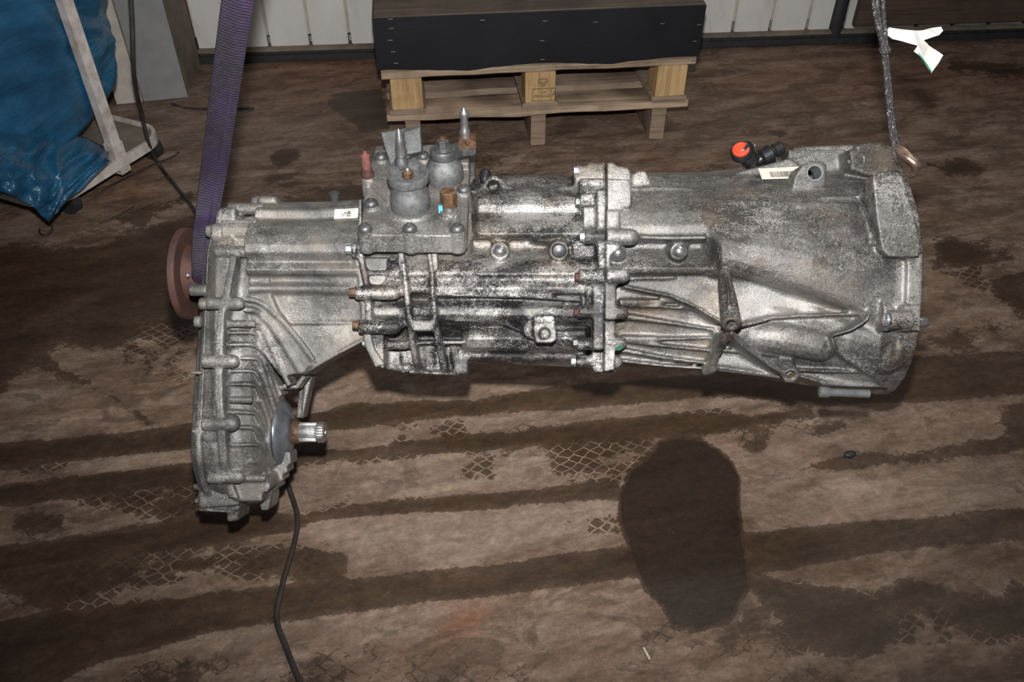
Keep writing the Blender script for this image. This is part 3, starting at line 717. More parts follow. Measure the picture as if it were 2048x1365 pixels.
# speed sensor block
c.slab([(1068,632),(1108,632),(1112,646),(1113,680),(1104,687),(1072,686),(1066,670)], 60, 172)
c.slab([(1047,650),(1056,640),(1070,640),(1070,678),(1056,678),(1046,668)], 60, 146)
cutm = Cast(); cutm.cyl(L(987,373,90), L(987,373,20), R_(11, 80), None, 20)
cutm.cyl(L(1089,668,190), L(1089,668,155), R_(11.5, 172), None, 20)
cutm.cyl(L(1118,502,170), L(1118,502,128), R_(13, 140), None, 20)
# left end with frame ribs
c.slab([(722,512),(760,512),(770,560),(768,740),(752,730),(735,650),(722,560)], -40, 112)
c.slab([(800,480),(868,480),(868,560),(800,560)], 20, 112)
for (xa, xb, xc, xd) in ((800,817,824,836),(858,869,876,890)):
    c.rib([(xa,505,150),((xa+xb)/2,545,152),(xb-4,590,150),(xb+2,650,138),(xc,690,118),(xd,744,86)], [12,12,12,13,14,14], 70)
c.rib([(795,592,122),(820,586,128),(940,585,132)], 5, 40)
c.rib([(815,647,136),(870,648,136)], 7, 60); c.slab([(820,640),(868,640),(868,661),(862,663),(824,663),(820,658)], 40, 142)
c.rib([(806,686,100),(830,686,106),(930,685,106)], 8, 60)
c.rib([(818,744,80),(900,748,74),(936,746,60)], 9, 90)
c.slab([(800,690),(932,690),(932,750),(830,748),(800,740)], -30, 50); c.cap([(856,694,60,13),(860,736,44,13)]); c.cap([(908,694,64,10),(914,738,46,11)]); c.slab([(926,700),(938,706),(937,751),(905,752),(905,700)], -30, 66)
c.slab([(766,700),(800,704),(800,736),(822,738),(830,750),(795,745),(770,738)], -40, 62)
c.cap([(800,735,54,9),(818,738,54,9)])
c.cap([(785,600,104,12),(796,640,104,12)])
# bosses of the left flange
c.rod(712, 788, 587, 142, 14); c.cap([(788,587,142,14),(806,578,132,11)])
c.rod(718, 790, 655, 128, 14, dome=True); c.cap([(790,655,128,13),(806,644,120,10)])
c.rod(704, 716, 500, 146, 16, dome=False)
c.rod(757, 812, 690, 90, 10); c.rod(745, 766, 716, 60, 12)
c.rib([(716,490,150),(722,520,148),(730,560,146),(737,590,144)], [20,17,16,17], 70)
c.rib([(735,590,140),(736,640,132),(742,670,118),(755,706,92),(766,728,60)], [18,18,20,24,26], 80)
# flange side of the bell joint
def joint(c, xa, xb, side):
    pass
cl = Cast()
# left half (belongs to gear housing)
c.slab([(1172,331),(1180,324),(1212,323),(1212,380),(1150,380),(1148,342),(1152,331)], 0, 74)
c.rod(1158, 1212, 398, 112, 25, dome=False); c.slab([(1160,356),(1212,356),(1212,420),(1162,416)], 0, 124)
c.slab([(1167,412),(1190,412),(1190,470),(1168,466)], 60, 138); c.slab([(1194,380),(1212,380),(1211,540),(1196,540)], 40, 160)
c.rod(1168, 1212, 474, 150, 16, dome=False)
c.rod(1158, 1210, 553, 160, 15, dome=False)
c.slab([(1186,560),(1210,560),(1208,700),(1186,700)], 40, 160)
c.rib([(1177,565,158),(1176,618,152)], 5, 50)
c.slab([(1160,560),(1190,560),(1190,640),(1166,640)], 40, 136)
c.rod(1156, 1208, 625, 150, 13, dome=False)
c.rod(1154, 1208, 688, 118, 13, dome=False); c.rod(1150, 1208, 724, 84, 13, dome=False)
c.slab([(1184,690),(1208,690),(1207,745),(1186,744)], -40, 96)
c.prof([(1172, 110, P1), (1209, 110, [(p[0], p[1]+(8 if p[1] > 60 else 0)) for p in P1])])
gear = cast_obj('gear_housing', c, M['cast_oily'], cut=cutm)

# ---- bell housing
c = Cast()
def sec(px_, nref, a): return (px_, nref, a)
B0 = [(346,-60),(352,20),(376,72),(396,104),(424,128),(452,140),(468,140),(478,126),(484,98),(498,96),(520,118),(536,130),(547,126),(552,98),(570,92),(610,92),(650,80),(690,62),(722,30),(735,-40),(690,-120),(548,-165),(400,-130)]
B1 = [(345,-60),(350,20),(376,76),(396,112),(424,136),(450,148),(468,148),(478,134),(484,98),(498,96),(520,118),(536,130),(547,126),(552,98),(570,94),(610,94),(650,84),(690,66),(722,36),(738,-40),(690,-120),(548,-165),(400,-130)]
B2 = [(344,-60),(350,20),(376,80),(400,120),(430,142),(460,158),(480,166),(496,168),(512,168),(526,164),(538,156),(546,146),(552,126),(558,102),(574,98),(612,98),(655,90),(695,72),(726,44),(744,-40),(690,-120),(548,-165),(400,-130)]
B3 = [(338,-60),(350,20),(376,84),(402,126),(436,150),(468,170),(494,180),(516,180),(534,176),(548,168),(556,156),(560,138),(562,108),(568,100),(590,100),(622,104),(665,100),(705,82),(734,54),(752,-40),(700,-130),(548,-175),(400,-140)]
B4 = [(318,-60),(350,20),(377,88),(406,138),(442,164),(478,184),(508,192),(534,192),(556,186),(574,178),(584,166),(591,150),(594,118),(600,112),(622,112),(650,124),(685,112),(718,92),(744,62),(764,-40),(710,-140),(548,-185),(390,-150)]
B5 = [(300,-60),(350,20),(378,92),(408,146),(446,174),(486,194),(520,200),(552,200),(580,194),(600,186),(613,176),(621,162),(625,132),(632,126),(654,144),(676,150),(702,136),(730,110),(754,74),(776,-40),(715,-150),(548,-195),(380,-155)]
B6 = [(290,-60),(350,20),(378,94),(410,150),(450,180),(490,198),(526,206),(560,206),(590,202),(614,192),(632,184),(644,178),(652,174),(662,172),(676,170),(694,166),(716,152),(738,126),(762,80),(784,-40),(720,-155),(548,-205),(375,-160)]
sq = lambda B, k: [(y_, n_ if n_ <= 100 else 100+(n_-100)*k) for y_, n_ in B]
B4 = sq(B4, .92); B5 = sq(B5, .76); B6 = sq(B6, .58)
c.prof([(1214,110,B0),(1300,110,B0),(1405,110,B1),(1432,110,B2),(1500,110,B3),(1600,110,B4),(1690,110,B5),(1752,110,B6)], .06)
c.prof([(1750,110,B6),(1790,110,[(y_, n_-14) for y_, n_ in B6])], .08)
FL = [(288,-60),(330,40),(380,100),(430,138),(490,152),(540,154),(600,150),(650,142),(690,126),(726,100),(756,62),(778,20),(787,-30),(740,-130),(548,-215),(380,-190),(300,-130)]
c.prof([(1770,110,FL),(1824,110,FL)], .10)
c.prof([(1794,110,[(682.5+(y_-682.5)*1.0+(-3 if y_ < 548 else 3), n_+9) for y_, n_ in FL]),(1824,110,[(y_+(-3 if y_ < 548 else 3), n_+9) for y_, n_ in FL])], .10)
# thick block of the upper flange
c.slab([(1745,352),(1762,344),(1792,342),(1806,352),(1826,420),(1838,470),(1843,500),(1838,514),(1778,514),(1764,500),(1754,440)], 60, 188)
c.slab([(1750,360),(1800,345),(1842,470),(1848,505),(1800,510),(1770,470)], 60, 178)
c.cap([(1770,484,160,17),(1820,488,150,20)])
c.slab([(1700,300),(1722,288),(1760,286),(1786,300),(1800,348),(1740,352),(1702,340)], -80, 60)
c.slab([(1712,300),(1740,284),(1790,292),(1808,345),(1716,350)], -80, 40)
c.cap([(1590,302,-40,8),(1700,300,-40,10)]); c.slab([(1578,300),(1690,298),(1712,318),(1700,345),(1590,345),(1574,330)], -90, 6)
c.slab([(1470,346),(1580,316),(1600,330),(1600,352),(1470,356)], -60, 20)
c.slab([(1590,352),(1604,330),(1622,322),(1646,322),(1655,332),(1652,372),(1584,380)], -20, 96)
c.rib([(1262,377,84),(1330,376,84),(1400,380,84),(1480,382,88),(1560,388,92),(1650,386,96),(1750,382,100)], 8, 30)
c.rib([(1262,374,62),(1480,378,62),(1560,381,66),(1745,376,70)], 6, 40)
c.rib([(1640,396,128),(1750,392,128)], 6, 20)
c.slab([(1262,352),(1276,341),(1292,342),(1306,374),(1262,376)], 0, 70)
# upper bulge lower edge lip
c.rib([(1276,474,152),(1340,476,154),(1415,475,160)], 10, 50)
# tube with plugs
c.cap([(1232,490,110,18),(1232,506,122,18)]); c.cap([(1358,486,106,20),(1358,502,122,18)]); c.bosslug((1358,503,142), 19, 50)
# web plate to the post
c.slab([(1244,562),(1400,556),(1420,552),(1450,552),(1600,590),(1700,618),(1742,622),(1742,632),(1640,634),(1560,634),(1520,642),(1486,654),(1450,654),(1400,616),(1344,592),(1290,584),(1244,576)], 60, 108)
c.rib([(1248,573,120),(1300,584,126),(1344,592,134),(1390,612,146),(1420,630,156),(1448,645,168)], [6,6,7,7,8,8], [90][0])
c.rib([(1480,652,168),(1510,646,160),(1545,636,152),(1600,632,146),(1690,629,146),(1745,627,150)], [8,8,7,7,7,7], 90)
# posts
c.cap([(1449,540,150,11),(1450,566,168,15),(1456,600,186,18)]); c.cyl(L(1456,600,176), L(1463,651,212), R_(18, 180), R_(21, 212), 24)
c.rib([(1452,548,186),(1457,580,206),(1460,616,214),(1461,636,212)], 6, 40)
c.cyl(L(1560,710,60), L(1583,754,128), R_(20, 60), R_(17, 128), 22)
# legs of the star
c.rib([(1462,664,190),(1500,700,168),(1540,728,148),(1572,748,132)], [16,13,12,12], 90)
c.rib([(1458,668,180),(1446,690,150),(1436,712,118),(1424,738,86)], [20,16,14,16], 90)
c.cap([(1425,736,80,11),(1412,742,60,10)])
# side ribs between joint and arch
c.rib([(1240,606,120),(1300,602,110),(1400,604,104)], [16,10,5], 40)
c.rib([(1250,612,112),(1330,614,108),(1432,622,110)], 6, 40)
c.rib([(1245,632,116),(1330,644,112),(1425,659,112)], [14,9,6], 40)
c.rib([(1425,655,112),(1432,668,112),(1430,690,106)], 7, 50)
c.rib([(1245,676,96),(1330,678,92),(1420,676,92)], [12,8,5], 40)
c.rib([(1250,682,92),(1330,692,90),(1430,702,90)], [10,7,6], 40)
c.rib([(1244,700,84),(1330,716,80),(1424,728,76)], [12,8,6], 40)
c.rib([(1244,722,60),(1330,732,50),(1420,738,50)], [8,6,6], 40)
# tube below the web, cone at lower right
c.cap([(1505,670,96,32),(1560,676,104,34),(1640,690,108,34)])
c.cap([(1445,650,70,30),(1505,665,90,34)])
c.rib([(1436,700,108),(1500,706,106),(1560,712,100),(1600,716,98)], 6, 40)
c.slab([(1436,700),(1560,712),(1575,750),(1560,758),(1430,742)], -40, 72)
c.rib([(1430,734,84),(1500,744,80),(1570,755,76)], 7, 60)
c.rib([(1600,741,112),(1660,743,110),(1745,746,104)], 6, 50)
c.rib([(1600,752,84),(1650,766,78),(1690,768,70)], 6, 50)
c.slab([(1590,740),(1745,745),(1770,776),(1650,772),(1600,755)], -40, 70)
c.cap([(1716,696,84,44),(1762,700,84,52)])
c.rib([(1742,620,168),(1738,640,176),(1700,662,172),(1664,672,156)], 6, 50)
c.rib([(1664,672,152),(1672,700,146),(1700,724,140),(1748,752,118),(1776,776,80)], 6, 50)
# right lug with bolt hole
c.rod(1776, 1822, 640, 176, 18, dome=False); c.slab([(1766,600),(1784,612),(1800,625),(1800,658),(1768,664)], 80, 170)
c.slab([(1806,612),(1842,610),(1842,662),(1806,664)], 60, 170)
# right half of the joint
c.slab([(1214,323),(1228,324),(1234,331),(1256,335),(1262,344),(1262,372),(1240,380),(1214,380)], 0, 76)
c.slab([(1214,356),(1258,358),(1262,368),(1262,412),(1256,415),(1242,416),(1240,440),(1214,440)], 0, 130)
c.slab([(1213,420),(1240,420),(1240,470),(1213,480)], 40, 158)
c.rod(1213, 1262, 474, 154, 17); c.slab([(1211,484),(1240,486),(1240,498),(1222,510),(1222,535),(1240,545),(1211,560)], 40, 160)
c.rod(1212, 1246, 552, 160, 16); c.slab([(1210,540),(1234,545),(1233,640),(1209,640)], 40, 162)
c.rod(1210, 1244, 625, 150, 14); c.slab([(1209,630),(1231,630),(1230,740),(1208,745)], -30, 130)
c.rod(1210, 1240, 686, 118, 15); c.rod(1209, 1232, 724, 88, 14)
c.slab([(1208,735),(1232,735),(1230,747),(1208,747)], -40, 70)
cutm = Cast()
cutm.cyl(L(1629,346,130), L(1629,346,-40), R_(13.5, 96), None, 22)
cutm.cyl(L(1760,484,162)+Vector((-.02, 0, 0)), L(1810,484,162), R_(7.5, 160), None, 18)
cutm.cyl(L(1755,640,176)+Vector((-.02, 0, 0)), L(1810,640,176), R_(7.5, 160), None, 18)
cutm.cyl(L(1716,322,50)+Vector((-.03, 0, 0)), L(1750,322,50), R_(7, 50), None, 18)
cutm.cyl(L(1464,655,230), L(1461,640,190), R_(9, 212), None, 18)
cutm.cyl(L(1585,757,150), L(1578,745,110), R_(9, 128), None, 18)
bell = cast_obj('bell_housing', c, M['cast_bell'], cut=cutm)

# ---- adapter housing between transfer case and gear housing
c = Cast()
A0 = [(405,-50),(404,0),(410,40),(418,62),(421,66),(428,66),(440,66),(446,96),(452,108),(470,122),(490,130),(506,128),(518,114),(524,108),(532,116),(540,120),(548,114),(554,96),(564,92),(574,106),(582,104),(590,92),(610,90),(640,88),(652,84),(664,50),(676,10),(690,-60),(640,-130),(540,-160),(440,-120)]
A1 = [(399,-50),(398,0),(402,40),(410,62),(415,66),(424,66),(436,66),(440,92),(447,104),(466,124),(488,134),(506,132),(518,120),(524,114),(532,120),(540,124),(548,120),(554,112),(564,112),(576,118),(584,114),(592,108),(612,106),(640,100),(652,92),(664,60),(676,20),(700,-60),(640,-130),(540,-160),(440,-120)]
A2 = [(y_, n_+(10 if n_ > 60 else 0)) for y_, n_ in A0]
c.prof([(500,100,A2),(540,100,A0),(620,100,A0),(722,100,A1)])
# front swelling left of the flutes
c.slab([(496,540),(536,548),(542,590),(556,622),(582,656),(632,722),(604,746),(540,720),(496,640)], 0, 100)
c.slab([(570,650),(728,650),(728,679),(680,704),(640,727),(607,749),(575,700)], 50, 96)
c.rib([(728,680,100),(680,705,98),(640,728,96),(606,750,92)], 6, 90)
c.slab([(598,765),(606,752),(626,740),(606,838),(592,836)], -70, -30)
c.slab([(608,752),(626,742),(604,838),(603,835)], -60, -20)
c.rib([(556,776,44),(580,774,46),(592,774,44)], 12, 40)
c.slab([(500,396),(512,392),(552,392),(560,404),(560,420),(500,420)], -60, 10)
c.cap([(524,402,20,10),(546,402,20,10)])
c.slab([(716,397),(722,398),(724,500),(718,510)], 0, 110)
c.slab([(704,486),(716,483),(724,520),(736,572),(735,650),(750,700),(770,730),(750,735),(728,690),(722,640),(716,560)], -20, 120)
adapter = cast_obj('adapter_housing', c, M['cast_grey'])

# ---- transfer case: rear half and front cover
def stad(px_, nref, r1, r2, y1=548, y2=868, n1=0, n2=0, k=40, grow=0, top=None):
    """convex outline round two circles (radii in px at n=0)"""
    pts = []
    for j in range(k):
        a = 2*math.pi*j/k; d = Vector((math.cos(a), math.sin(a)))
        s1 = Vector((682.5-y1, n1)).dot(d)+r1; s2 = Vector((682.5-y2, n2)).dot(d)+r2
        if s1 > s2: v_, n_ = 682.5-y1+r1*d.x, n1+r1*d.y
        else: v_, n_ = 682.5-y2+r2*d.x, n2+r2*d.y
        pts.append((v_, n_))
    X = (px_-1024)/F*(D0-nref/S)
    return [Vector((X, v_/F*D0, n_/S)) for v_, n_ in pts]
c = Cast()
c.rings([stad(370,130,40,100), stad(380,130,58,126), stad(392,130,80,134), stad(405,130,98,134)])
c.rings([stad(393,130,88,138), stad(404,130,104,138)])
c.slab([(393,965),(396,1015),(402,1024),(455,1026),(453,1042),(474,1043),(481,1012),(478,985),(440,950)], -10, 66)
c.slab([(400,880),(470,900),(482,985),(476,1012),(398,1018),(393,930)], -40, 84)
c.rib([(395,1021,74),(450,1024,74),(476,1018,70)], 6, 60); c.rib([(462,1012,74),(460,1044,68)], 14, 40)
c.rod(381, 416, 581, 112, 12, dome=False); c.rod(399, 416, 608, 128, 12, dome=False); c.rod(390, 404, 644, 132, 12, dome=False)
c.rod(380, 404, 746, 136, 4, dome=False); c.rod(382, 412, 863, 132, 4, dome=False); c.rod(388, 410, 974, 80, 6, dome=False); c.rod(390, 410, 1002, 72, 6, dome=False)
c.rod(413, 430, 463, 92, 12, dome=False); c.rod(428, 450, 467, 92, 20, dome=False)
c.slab([(432,425),(440,414),(470,414),(470,520),(430,560),(408,590),(402,565),(424,490)], -60, 76)
rear = cast_obj('transfer_case_rear', c, M['cast_grey'])

c = Cast()
c.rings([stad(404,130,102,130), stad(428,130,120,136), stad(454,126,122,134), stad(462,120,114,126), stad(484,110,106,118), stad(504,98,92,106), stad(524,72,70,88), stad(538,50,48,68,600), stad(549,30,26,52,680)])
# seam ridge
c.rib([(466,512,131),(458,556,145),(450,600,151),(441,630,151),(437,700,151),(436,760,151),(437,800,151),(442,870,151),(446,925,137),(452,945,121)], [17,17,18,18,20,20,20,20,18,18], 40)
for a in ((416,478,607,140,13),(406,466,723,144,14),(417,478,955,112,13),(432,490,504,116,12)): c.rod(*a)
c.rod(406, 466, 848, 144, 14); c.ball((462,846,140), 19); c.cap([(416,872,130,12),(440,872,136,12)])
c.rod(457, 528, 418, 44, 12, dome=False); c.slab([(440,440),(512,440),(518,520),(446,520)], 0, 98)
c.rod(446, 508, 463, 84, 22, dome=False); c.cap([(505,450,70,18),(505,490,74,16)]); c.slab([(488,434),(512,436),(516,520),(490,510)], 0, 92)
c.rod(460, 512, 648, 132, 7.5, dome=False); c.rod(460, 506, 800, 134, 7.5, dome=False); c.rod(488, 532, 957, 96, 7.5, dome=False)
def NZ(x, y):
    v = 130-(x-457)*.32 if x < 505 else 115-(x-505)*1.55
    if y > 880: v -= (y-880)*.35
    v = max(v, 58 if y < 760 else 36)
    return v
fins = [[(488,598),(510,602),(531,612),(545,624),(567,645),(600,684),(627,722)],[(486,619),(509,622),(522,630),(540,650),(572,698),(600,746)],
 [(500,655),(522,656),(534,675),(550,712),(566,748),(578,772)],[(458,666),(499,666),(516,674),(525,691),(540,735),(553,770),(562,792)],
 [(458,690),(499,690),(516,699),(526,716),(545,776),(556,806)],[(480,717),(507,718),(519,728),(535,776),(550,822)],[(459,743),(497,743),(512,750),(524,780),(545,836)],
 [(458,769),(499,770),(515,780),(532,826),(546,872)],[(508,807),(523,832),(545,895)],[(458,824),(499,827),(515,837),(545,905)],[(476,856),(506,859),(521,883),(550,930)],
 [(460,891),(506,891),(521,901),(539,947),(552,975)],[(464,925),(508,925),(521,936),(536,966),(542,985)]]
for k_, f_ in enumerate(fins):
    q = spline([(x_, y_, max(NZ(x_, y_)+3, 102.5 if k_ < 3 else 0)) for x_, y_ in f_], 4)
    c.rib([tuple(p) for p in q], 11 if k_ < 3 else 7, 42, 1.5)
c.slab([(490,600),(531,612),(567,645),(627,722),(606,748),(560,752),(520,700),(490,640)], 0, 100)
c.rib([(566,772,56),(592,774,50),(610,750,56)], [12,12,10], 40)
# scalloped rim lower right of the seal
c.slab([(540,900),(580,905),(582,928),(573,933),(575,946),(565,950),(566,962),(556,966),(556,977),(540,986),(518,980)], -30, 24)
c.cyl(L(540,865,0), L(560,865,0), R_(76, 0), R_(70, 0), 40)
# lower lip, lugs
c.slab([(446,950),(470,960),(534,955),(540,975),(534,985),(500,988),(524,990),(524,1004),(470,1004),(452,990)], -20, 92)
c.rod(494, 520, 998, 70, 9); c.slab([(449,955),(462,962),(476,1000),(456,996)], 0, 104)
c.slab([(515,990),(540,990),(541,1000),(536,1022),(522,1022)], -20, 46)
cover = cast_obj('transfer_case_cover', c, M['cast_grey'], voxel=.0018, smooth=2)
# ---- shift cover on top: its own frame, E3 points to the sky, E2 away from the viewer
E3 = Vector((0, math.cos(TH), math.sin(TH))); E2 = Vector((0, math.sin(TH), -math.cos(TH))); E1 = Vector((1, 0, 0))
TP0 = L(830, 480, 205)
def TPt(px_, py_, h=0.0):
    o_ = Vector((0, 0, D0)); d = Vector(((px_-1024)/F, (682.5-py_)/F, -1.0)); t = ((TP0+E3*h-o_).dot(E3))/d.dot(E3); return o_+d*t
def tscale(px_, py_, h=0): return (D0-TPt(px_, py_, h).z)/F
c = Cast()
cov = [(722,462),(732,470),(918,472),(934,464),(940,300),(930,294),(880,296),(750,300),(742,330),(736,360),(727,400)]
c.prism([TPt(*p) for p in cov], -E3*.030)
for (x0, y0, x1, y1) in ((905,330,903,465),(917,330,916,460)): c.tube([TPt(x0,y0,.001), TPt(x1,y1,.001)], .003, 8)
c.tube([TPt(745,372,.002), TPt(782,408,.002)], .004, 8)
c.prism([TPt(742,372), TPt(790,372), TPt(790,408), TPt(782,404)], E3*.010)
for (x_, y_) in ((731,466),(820,466),(915,466),(743,416),(928,387),(763,322),(847,320)):
    c.cyl(TPt(x_, y_)-E3*.030, TPt(x_, y_)+E3*.006, .0115, .0105, 18)
c.cyl(TPt(822,420)-E3*.01, TPt(822,420)+E3*.004, .034, .033, 28); c.cyl(TPt(890,356)-E3*.01, TPt(890,356)+E3*.003, .032, .031, 28)
c.cyl(TPt(898,430)-E3*.01, TPt(898,430)+E3*.008, .014, .013, 20); c.cyl(TPt(737,368)-E3*.02, TPt(737,368)+E3*.012, .011, .010, 20)
c.prism([TPt(908,300), TPt(940,300), TPt(938,340), TPt(912,340)], E3*.012)
tower = cast_obj('shift_cover', c, cast_mat('cast_cover', (.23, .226, .218), (.072, .068, .062), .36, .58, 12, None, .6, metal=.45, rough=.47), voxel=.0016, smooth=2)
c = Cast()
base = [(718,468),(724,484),(740,487),(925,489),(940,484),(946,470),(950,300),(940,288),(752,292),(736,330)]
c.prism([TPt(*p, -.031) for p in base], -E3*.034)
c.prism([TPt(*p, -.031) for p in ((728,482),(935,486),(944,300),(745,300))], -E3*.060)
for (x_, y_) in ((731,478),(822,480),(918,480)): c.cyl(TPt(x_, y_+2, -.031), TPt(x_, y_+2, -.031)-E3*.040, .012, .012, 18)
c.slab([(722,515),(775,515),(772,560),(760,574),(734,570)], 60, 140)
for x_ in (795,862): c.slab([(x_,500),(x_+12,500),(x_+14,540),(x_+4,545)], 60, 150)
tbase = cast_obj('shift_cover_flange', c, M['cast_grey'], voxel=.0018, smooth=2)
# recessed panels along the flange front are shown by two raised frames
for xa, xb in ((742,808),(836,908)):
    q = [TPt(xa,486,-.040)-E2*.002, TPt(xb,487,-.040)-E2*.002, TPt(xb,487,-.058)-E2*.002, TPt(xa,486,-.058)-E2*.002]
    MB().tube(q+[q[0]], .0011, 6).build('casting_bead', M['cast_grey'], tbase, smooth=True)

def bolt_dome(p, ax, r, mat='dull_steel', name='bolt'):
    o = MB().lathe(p, ax, [(0, r*1.12), (r*.18, r*1.12), (r*.22, r), (r*.55, r*.93), (r*.8, r*.66), (r*.86, r*.38), (r*.6, r*.34), (r*.58, .0001)], 22).build(name, M[mat], gb, angle=50); return o
def bolt_hex(p, ax, r, h, mat='zinc', name='bolt'):
    ax = Vector(ax).normalized()
    o = MB().lathe(p, ax, [(0, r*1.25), (r*.22, r*1.25)], 24).lathe(Vector(p)+ax*r*.22, ax, [(0, r), (h*.88, r), (h, r*.82)], 6).build(name, M[mat], gb, angle=30); return o
for (x_, y_) in ((731,466),(820,466),(915,466),(743,416),(928,387),(763,322),(847,320)): bolt_dome(TPt(x_, y_)+E3*.0055, E3, .0096)
# levers
def cup(x_, y_, name, prof):
    p = TPt(x_, y_)
    return p, MB().lathe(p, E3, prof, 40).build(name, M['cup'], gb, angle=40)
p, o1 = cup(822, 418, 'shift_shaft_cup', [(0,.0275),(.002,.0290),(.022,.0290),(.025,.0284),(.034,.0256),(.036,.0250),(.050,.0250),(.052,.001)]); q = p+E3*.052
mb = MB().lathe(q, E3, [(-.008,.024),(-.005,.0290),(.005,.0305),(.008,.0300),(.0085,.0270),(.001,.0235),(-.001,.012),(-.001,.001)], 40)
o2 = mb.build('shift_lever', M['cup'], gb, angle=45)
arm = [q+E1*a+E2*b_ for a, b_ in ((-.030,.0),(-.0285,.018),(-.024,.036),(.004,.040),(.018,.030),(.030,.006),(.026,.004),(.012,.020),(-.008,.022),(-.022,.010))]
MB().prism([a_+E3*.001 for a_ in arm], E3*.007).build('lever_arm', M['cup'], o2, bev=.0012)
MB().lathe(q+E3*.002, E3, [(0,.0085),(.008,.0085),(.009,.007)], 6).build('nut', M['rust_bolt'], o2, angle=30)
MB().lathe(q+E3*.010, E3, [(0,.0045),(.004,.0045),(.006,.003)], 16).build('stud_tip', M['steel'], o2, angle=40)
s_ = q+E1*(-.011)+E2*.026
MB().lathe(s_+E3*.004, E3, [(0,.010),(.010,.010),(.014,.0075),(.018,.0075)], 20).build('stud_collar', M['dull_steel'], o2, angle=40)
MB().lathe(s_+E3*.02, E3, [(0,.0062),(.004,.0066),(.028,.0064),(.030,.0052),(.037,.0046),(.043,.0012)], 22).build('ball_stud', M['steel'], o2, angle=35)
# second
p, o3 = cup(890, 360, 'shift_shaft_cup', [(0,.0275),(.002,.0290),(.018,.0290),(.022,.0284),(.030,.0250),(.036,.0200),(.048,.0175),(.050,.001)])
q = p+E3*.050
o4 = MB().lathe(q, E3, [(-.010,.0205),(0,.0205),(.003,.019),(.0032,.014),(.008,.013),(.009,.001)], 36).build('shift_lever', M['dull_steel'], gb, angle=45)
MB().lathe(q+E3*.008, E3, [(0,.009),(.009,.009),(.010,.0075)], 6).build('nut', M['dull_steel'], o4, angle=30)
MB().lathe(q+E3*.018, E3, [(0,.0045),(.004,.0042)], 16).build('stud_tip', M['rust_bolt'], o4, angle=40)
arm = [q-E3*.012+E1*a+E2*b_ for a, b_ in ((-.006,-.010),(.012,-.014),(.030,.002),(.048,.006),(.050,.030),(.026,.034),(.016,.024),(.004,.018))]
MB().prism(arm, E3*.013).build('lever_arm', M['dull_steel'], o4, bev=.002)
kk = q+E1*.036+E2*.018
MB().box(kk+E3*.006, (.026,.028,.014), Matrix((E1, E2, E3)).transposed(), bev=.002).build('lever_block', M['rust_bolt'], o4)
MB().lathe(kk+E3*.012+E2*.004-E1*.004, E3, [(0,.0082),(.010,.0082),(.013,.0062),(.034,.0060),(.036,.0068),(.039,.0066),(.047,.001)], 22).build('ball_stud', M['steel'], o4, angle=35)
# angular cast bracket behind
c = Cast(); c.slab([(761,264),(800,258),(841,251),(844,300),(826,306),(808,330),(800,345),(783,338),(770,300)], -8, 14); c.slab([(806,262),(841,252),(844,304),(812,310),(808,285)], 0, 24)
cast_obj('damper_bracket', c, M['dark_cast'], voxel=.0018, smooth=2)
# switch, bleeder, small things
p = TPt(899, 426)
sw = MB().lathe(p+E3*.006, E3, [(0,.0095),(.010,.0095)], 24).build('reverse_switch', M['steel'], gb, angle=40)
MB().lathe(p+E3*.014, E3, [(0,.0125),(.022,.0125),(.0235,.010)], 6).build('switch_body', M['rust_bolt'], sw, angle=30)
MB().box(p+E3*.010-E1*.012-E2*.006, (.006,.003,.012), Matrix((E1, E2, E3)).transposed()).build('blue_mark', M['blue_paint'], sw)
MB().box(TPt(912,386,.004)-E1*.002, (.010,.003,.003), Matrix((E1, E2, E3)).transposed()).build('blue_mark', M['blue_paint'], sw)
p = TPt(737, 366)+E3*.012
bl = MB().lathe(p, E3, [(0,.0100),(.005,.0105),(.008,.0085),(.012,.0085),(.014,.0060)], 24).build('breather', M['rust'], gb, angle=40)
MB().lathe(p+E3*.013, E3, [(0,.0066),(.008,.0072),(.016,.0066),(.022,.0068),(.023,.004),(.028,.003)], 20).build('breather_cap', M['red_rubber'], bl, angle=40)

# ---- bolts at the joints
for (xa, y_, n_, r, mt) in ((705,499,146,9.5,'zinc'),(712,585,142,9.5,'rust_bolt'),(719,651,128,9,'rust_bolt'),(738,686,90,8,'zinc'),(755,717,60,9,'zinc')):
    bolt_hex(L(xa, y_, n_), (-1, 0, 0), R_(r, n_), .0085, mt)
for (xa, y_, n_, r, mt) in ((1156,343,70,10,'zinc'),(1160,405,116,11,'dull_steel'),(1169,474,150,10,'zinc'),(1159,555,160,9.5,'rust'),(1157,625,150,9.5,'rust'),(1155,686,118,9.5,'dull_steel'),(1151,723,84,9,'zinc')):
    bolt_hex(L(xa, y_, n_), (-1, 0, 0), R_(r, n_), .0055, mt)
for (xa, y_, n_, r) in ((1000,503,140,12),(1358,503,140,13),(1236,506,140,13)):
    MB().lathe(L(xa, y_, n_), (0, -.25, 1), [(0, R_(r*1.25, n_)), (.002, R_(r*1.25, n_)), (.003, R_(r, n_)), (.005, R_(r*.85, n_)), (.008, R_(r*.5, n_)), (.009, .0002)], 26).build('detent_plug', M['steel'], gb, angle=50)
MB().lathe(L(1118,502,134), (0, -.25, 1), [(0, R_(12, 130)), (.001, R_(12, 130)), (.003, R_(6, 130)), (.004, .0003)], 22).build('detent_plug', M['dull_steel'], gb, angle=50)
MB().lathe(L(1237,694,128), (0, -.3, 1), [(-.01, R_(8.5, 120)), (.001, R_(8, 120)), (.0015, .0003)], 20).build('paint_mark', M['green'], gb)
